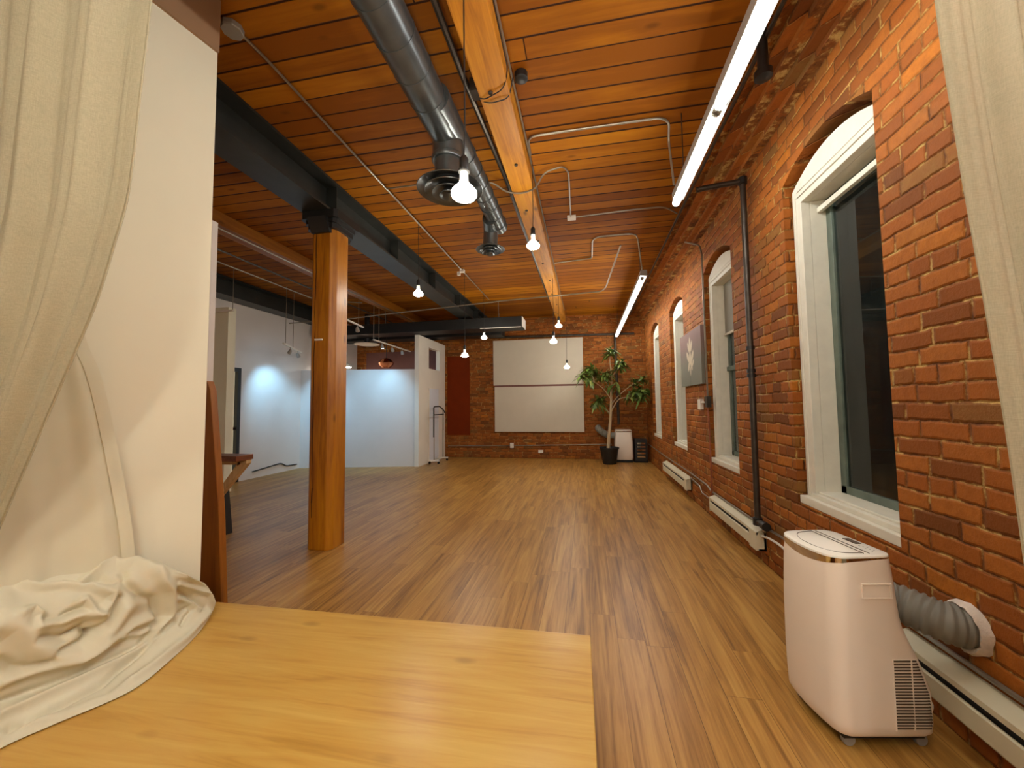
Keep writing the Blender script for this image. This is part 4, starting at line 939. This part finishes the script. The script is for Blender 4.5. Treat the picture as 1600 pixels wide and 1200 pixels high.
# crests (+) and valleys (-) of the folds: height, width, path over the heap
RIDGES = [
 (0.017, 0.018, [(0.193, 0.09), (0.257, 0.06), (0.307, 0.03), (0.343, 0.04), (0.386, 0.03), (0.429, 0.07), (0.514, 0.07), (0.579, 0.07), (0.643, 0.06), (0.707, 0.07), (0.793, 0.04)]),
 (-0.024, 0.013, [(0.15, 0.12), (0.186, 0.1), (0.214, 0.1), (0.25, 0.11), (0.286, 0.11), (0.321, 0.12), (0.357, 0.13), (0.386, 0.17), (0.429, 0.19), (0.479, 0.21), (0.536, 0.22), (0.564, 0.23), (0.6, 0.23)]),
 (0.026, 0.022, [(0.121, 0.22), (0.164, 0.21), (0.207, 0.21), (0.25, 0.21), (0.3, 0.21), (0.35, 0.22), (0.4, 0.22), (0.443, 0.23), (0.5, 0.21), (0.536, 0.25), (0.586, 0.27), (0.614, 0.35), (0.679, 0.44), (0.707, 0.53), (0.786, 0.68), (0.771, 0.79), (0.729, 0.88), (0.686, 0.9), (0.643, 0.95), (0.6, 0.94), (0.557, 0.92)]),
 (-0.022, 0.014, [(0.121, 0.27), (0.171, 0.26), (0.221, 0.25), (0.279, 0.24), (0.336, 0.24), (0.379, 0.24), (0.429, 0.24), (0.464, 0.25), (0.5, 0.27), (0.514, 0.3), (0.536, 0.33), (0.557, 0.39), (0.579, 0.44), (0.564, 0.48), (0.557, 0.52), (0.579, 0.6), (0.621, 0.7), (0.65, 0.76), (0.664, 0.83)]),
 (0.024, 0.02, [(0.129, 0.35), (0.171, 0.35), (0.207, 0.35), (0.25, 0.34), (0.293, 0.33), (0.329, 0.34), (0.371, 0.37), (0.414, 0.38), (0.457, 0.39), (0.493, 0.37), (0.529, 0.35)]),
 (-0.02, 0.012, [(0.136, 0.43), (0.15, 0.41), (0.157, 0.39), (0.171, 0.38), (0.179, 0.37), (0.207, 0.37), (0.236, 0.37)]),
 (0.034, 0.034, [(0.143, 0.62), (0.171, 0.61), (0.193, 0.61), (0.207, 0.56), (0.221, 0.51), (0.229, 0.46), (0.243, 0.42), (0.271, 0.39), (0.3, 0.35), (0.321, 0.36), (0.35, 0.38), (0.386, 0.42), (0.429, 0.46), (0.457, 0.49), (0.486, 0.51)]),
 (-0.026, 0.013, [(0.236, 0.5), (0.264, 0.49), (0.293, 0.47), (0.321, 0.49), (0.35, 0.51), (0.35, 0.47), (0.357, 0.45), (0.336, 0.43), (0.314, 0.41), (0.286, 0.41), (0.264, 0.41)]),
 (0.024, 0.014, [(0.2, 0.71), (0.221, 0.73), (0.25, 0.76), (0.264, 0.74), (0.279, 0.72), (0.264, 0.67), (0.25, 0.61), (0.293, 0.62), (0.329, 0.61), (0.357, 0.62), (0.386, 0.62), (0.4, 0.59), (0.414, 0.57), (0.45, 0.59), (0.493, 0.61), (0.514, 0.63), (0.543, 0.67), (0.536, 0.74), (0.514, 0.81), (0.457, 0.85), (0.4, 0.88), (0.357, 0.89), (0.321, 0.9), (0.286, 0.92), (0.243, 0.93)]),
 (0.022, 0.012, [(0.421, 0.73), (0.443, 0.74), (0.457, 0.74), (0.443, 0.67), (0.421, 0.6), (0.421, 0.56), (0.421, 0.52)]),
 (-0.02, 0.012, [(0.271, 0.67), (0.3, 0.66), (0.321, 0.64), (0.364, 0.68), (0.407, 0.7)]),
 (-0.018, 0.012, [(0.486, 0.86), (0.521, 0.86), (0.564, 0.86), (0.586, 0.81), (0.6, 0.75)]),
 (-0.022, 0.014, [(0.357, 0.45), (0.379, 0.46), (0.4, 0.47), (0.436, 0.51), (0.479, 0.56), (0.5, 0.59), (0.514, 0.6)]),
 (0.018, 0.012, [(0.486, 0.88), (0.507, 0.9), (0.529, 0.92), (0.593, 0.97), (0.65, 1.0)]),
 (0.014, 0.01, [(0.657, 0.34), (0.671, 0.29), (0.686, 0.24), (0.714, 0.19), (0.743, 0.14)]),
 (0.014, 0.01, [(0.743, 0.44), (0.757, 0.38), (0.779, 0.31), (0.8, 0.25), (0.843, 0.17), (0.836, 0.11), (0.836, 0.04)]),
 (-0.012, 0.01, [(0.693, 0.39), (0.7, 0.32), (0.714, 0.24), (0.743, 0.18), (0.779, 0.11)]),
 (-0.012, 0.01, [(0.6, 0.26), (0.636, 0.24), (0.679, 0.22), (0.686, 0.2), (0.7, 0.18), (0.657, 0.18), (0.629, 0.16)]),
 (0.012, 0.01, [(0.407, 0.36), (0.436, 0.34), (0.457, 0.31), (0.486, 0.3), (0.514, 0.28)]),
]
rp = []; RI = []; RA = []; RW = []
for A_h, w_h, path in RIDGES:
    RI.append(len(rp)); RA.append(A_h); RW.append(w_h)
    for (ua, va), (ub, vb) in zip(path, path[1:]):
        for k in range(8):
            uu, vv = ua+(ub-ua)*k/8, va+(vb-va)*k/8
            rp.append(tuple(cat([cat(row, uu) for row in NET], vv)))
RP = np.array(rp); RA = np.array(RA); RW = np.array(RW)
b = NB(); nu, nv = 230, 150; rows = []
for j in range(nv+1):
    v = j/nv; r = []
    for i in range(nu+1):
        u = i/nu; pts = [cat(row, u) for row in NET]; p = cat(pts, v)
        q1 = cat(pts, min(1, v+.02)); q2 = cat(pts, max(0, v-.02)); w1 = [cat(row, min(1, u+.02)) for row in NET]; w2 = [cat(row, max(0, u-.02)) for row in NET]
        nrm = (cat(w1, v)-cat(w2, v)).cross(q1-q2)
        nrm = nrm.normalized() if nrm.length > 1e-9 else Vector((1, 0, 0))
        if nrm.x-.3*nrm.y+nrm.z < 0: nrm = -nrm
        wr2 = mn.noise(Vector((u*6.5, v*6., 5.1))); wr3 = mn.noise(Vector((u*14., v*13., 2.1)))
        f = min(1, v*9)*min(1, (1-v)*6+.1)
        d = Vector(p); A = 0
        if True:
            dp = RP-np.array(p); dist = np.sqrt((dp*dp).sum(1)); mn_ = np.minimum.reduceat(dist, RI)
            A = float((RA*np.exp(-(mn_/RW)**2)).sum())
        h = A*1.15+(.006*wr2+.003*wr3)*f
        p = p+nrm*h*min(1, v*14)
        if p.z < .303: p.z = .303
        r.append(p)
    rows.append(r)
grid(b, rows)
o = obj('cloth_heap', b, 'linen', smooth=True, auto=180); hem(o, .0012)
tag(o, 'heap of white curtain cloth gathered on the corner of the plywood stage', 'cloth heap')
# curtain rail above the stage
b = NB(); tube(b, [(-2.38, .93, 3.515), (1.43, 1.1, 3.515)], .014, 10)
tag(obj('curtain_rail', b, 'pipe', smooth=True), 'curtain rail over the front of the stage', 'rail')
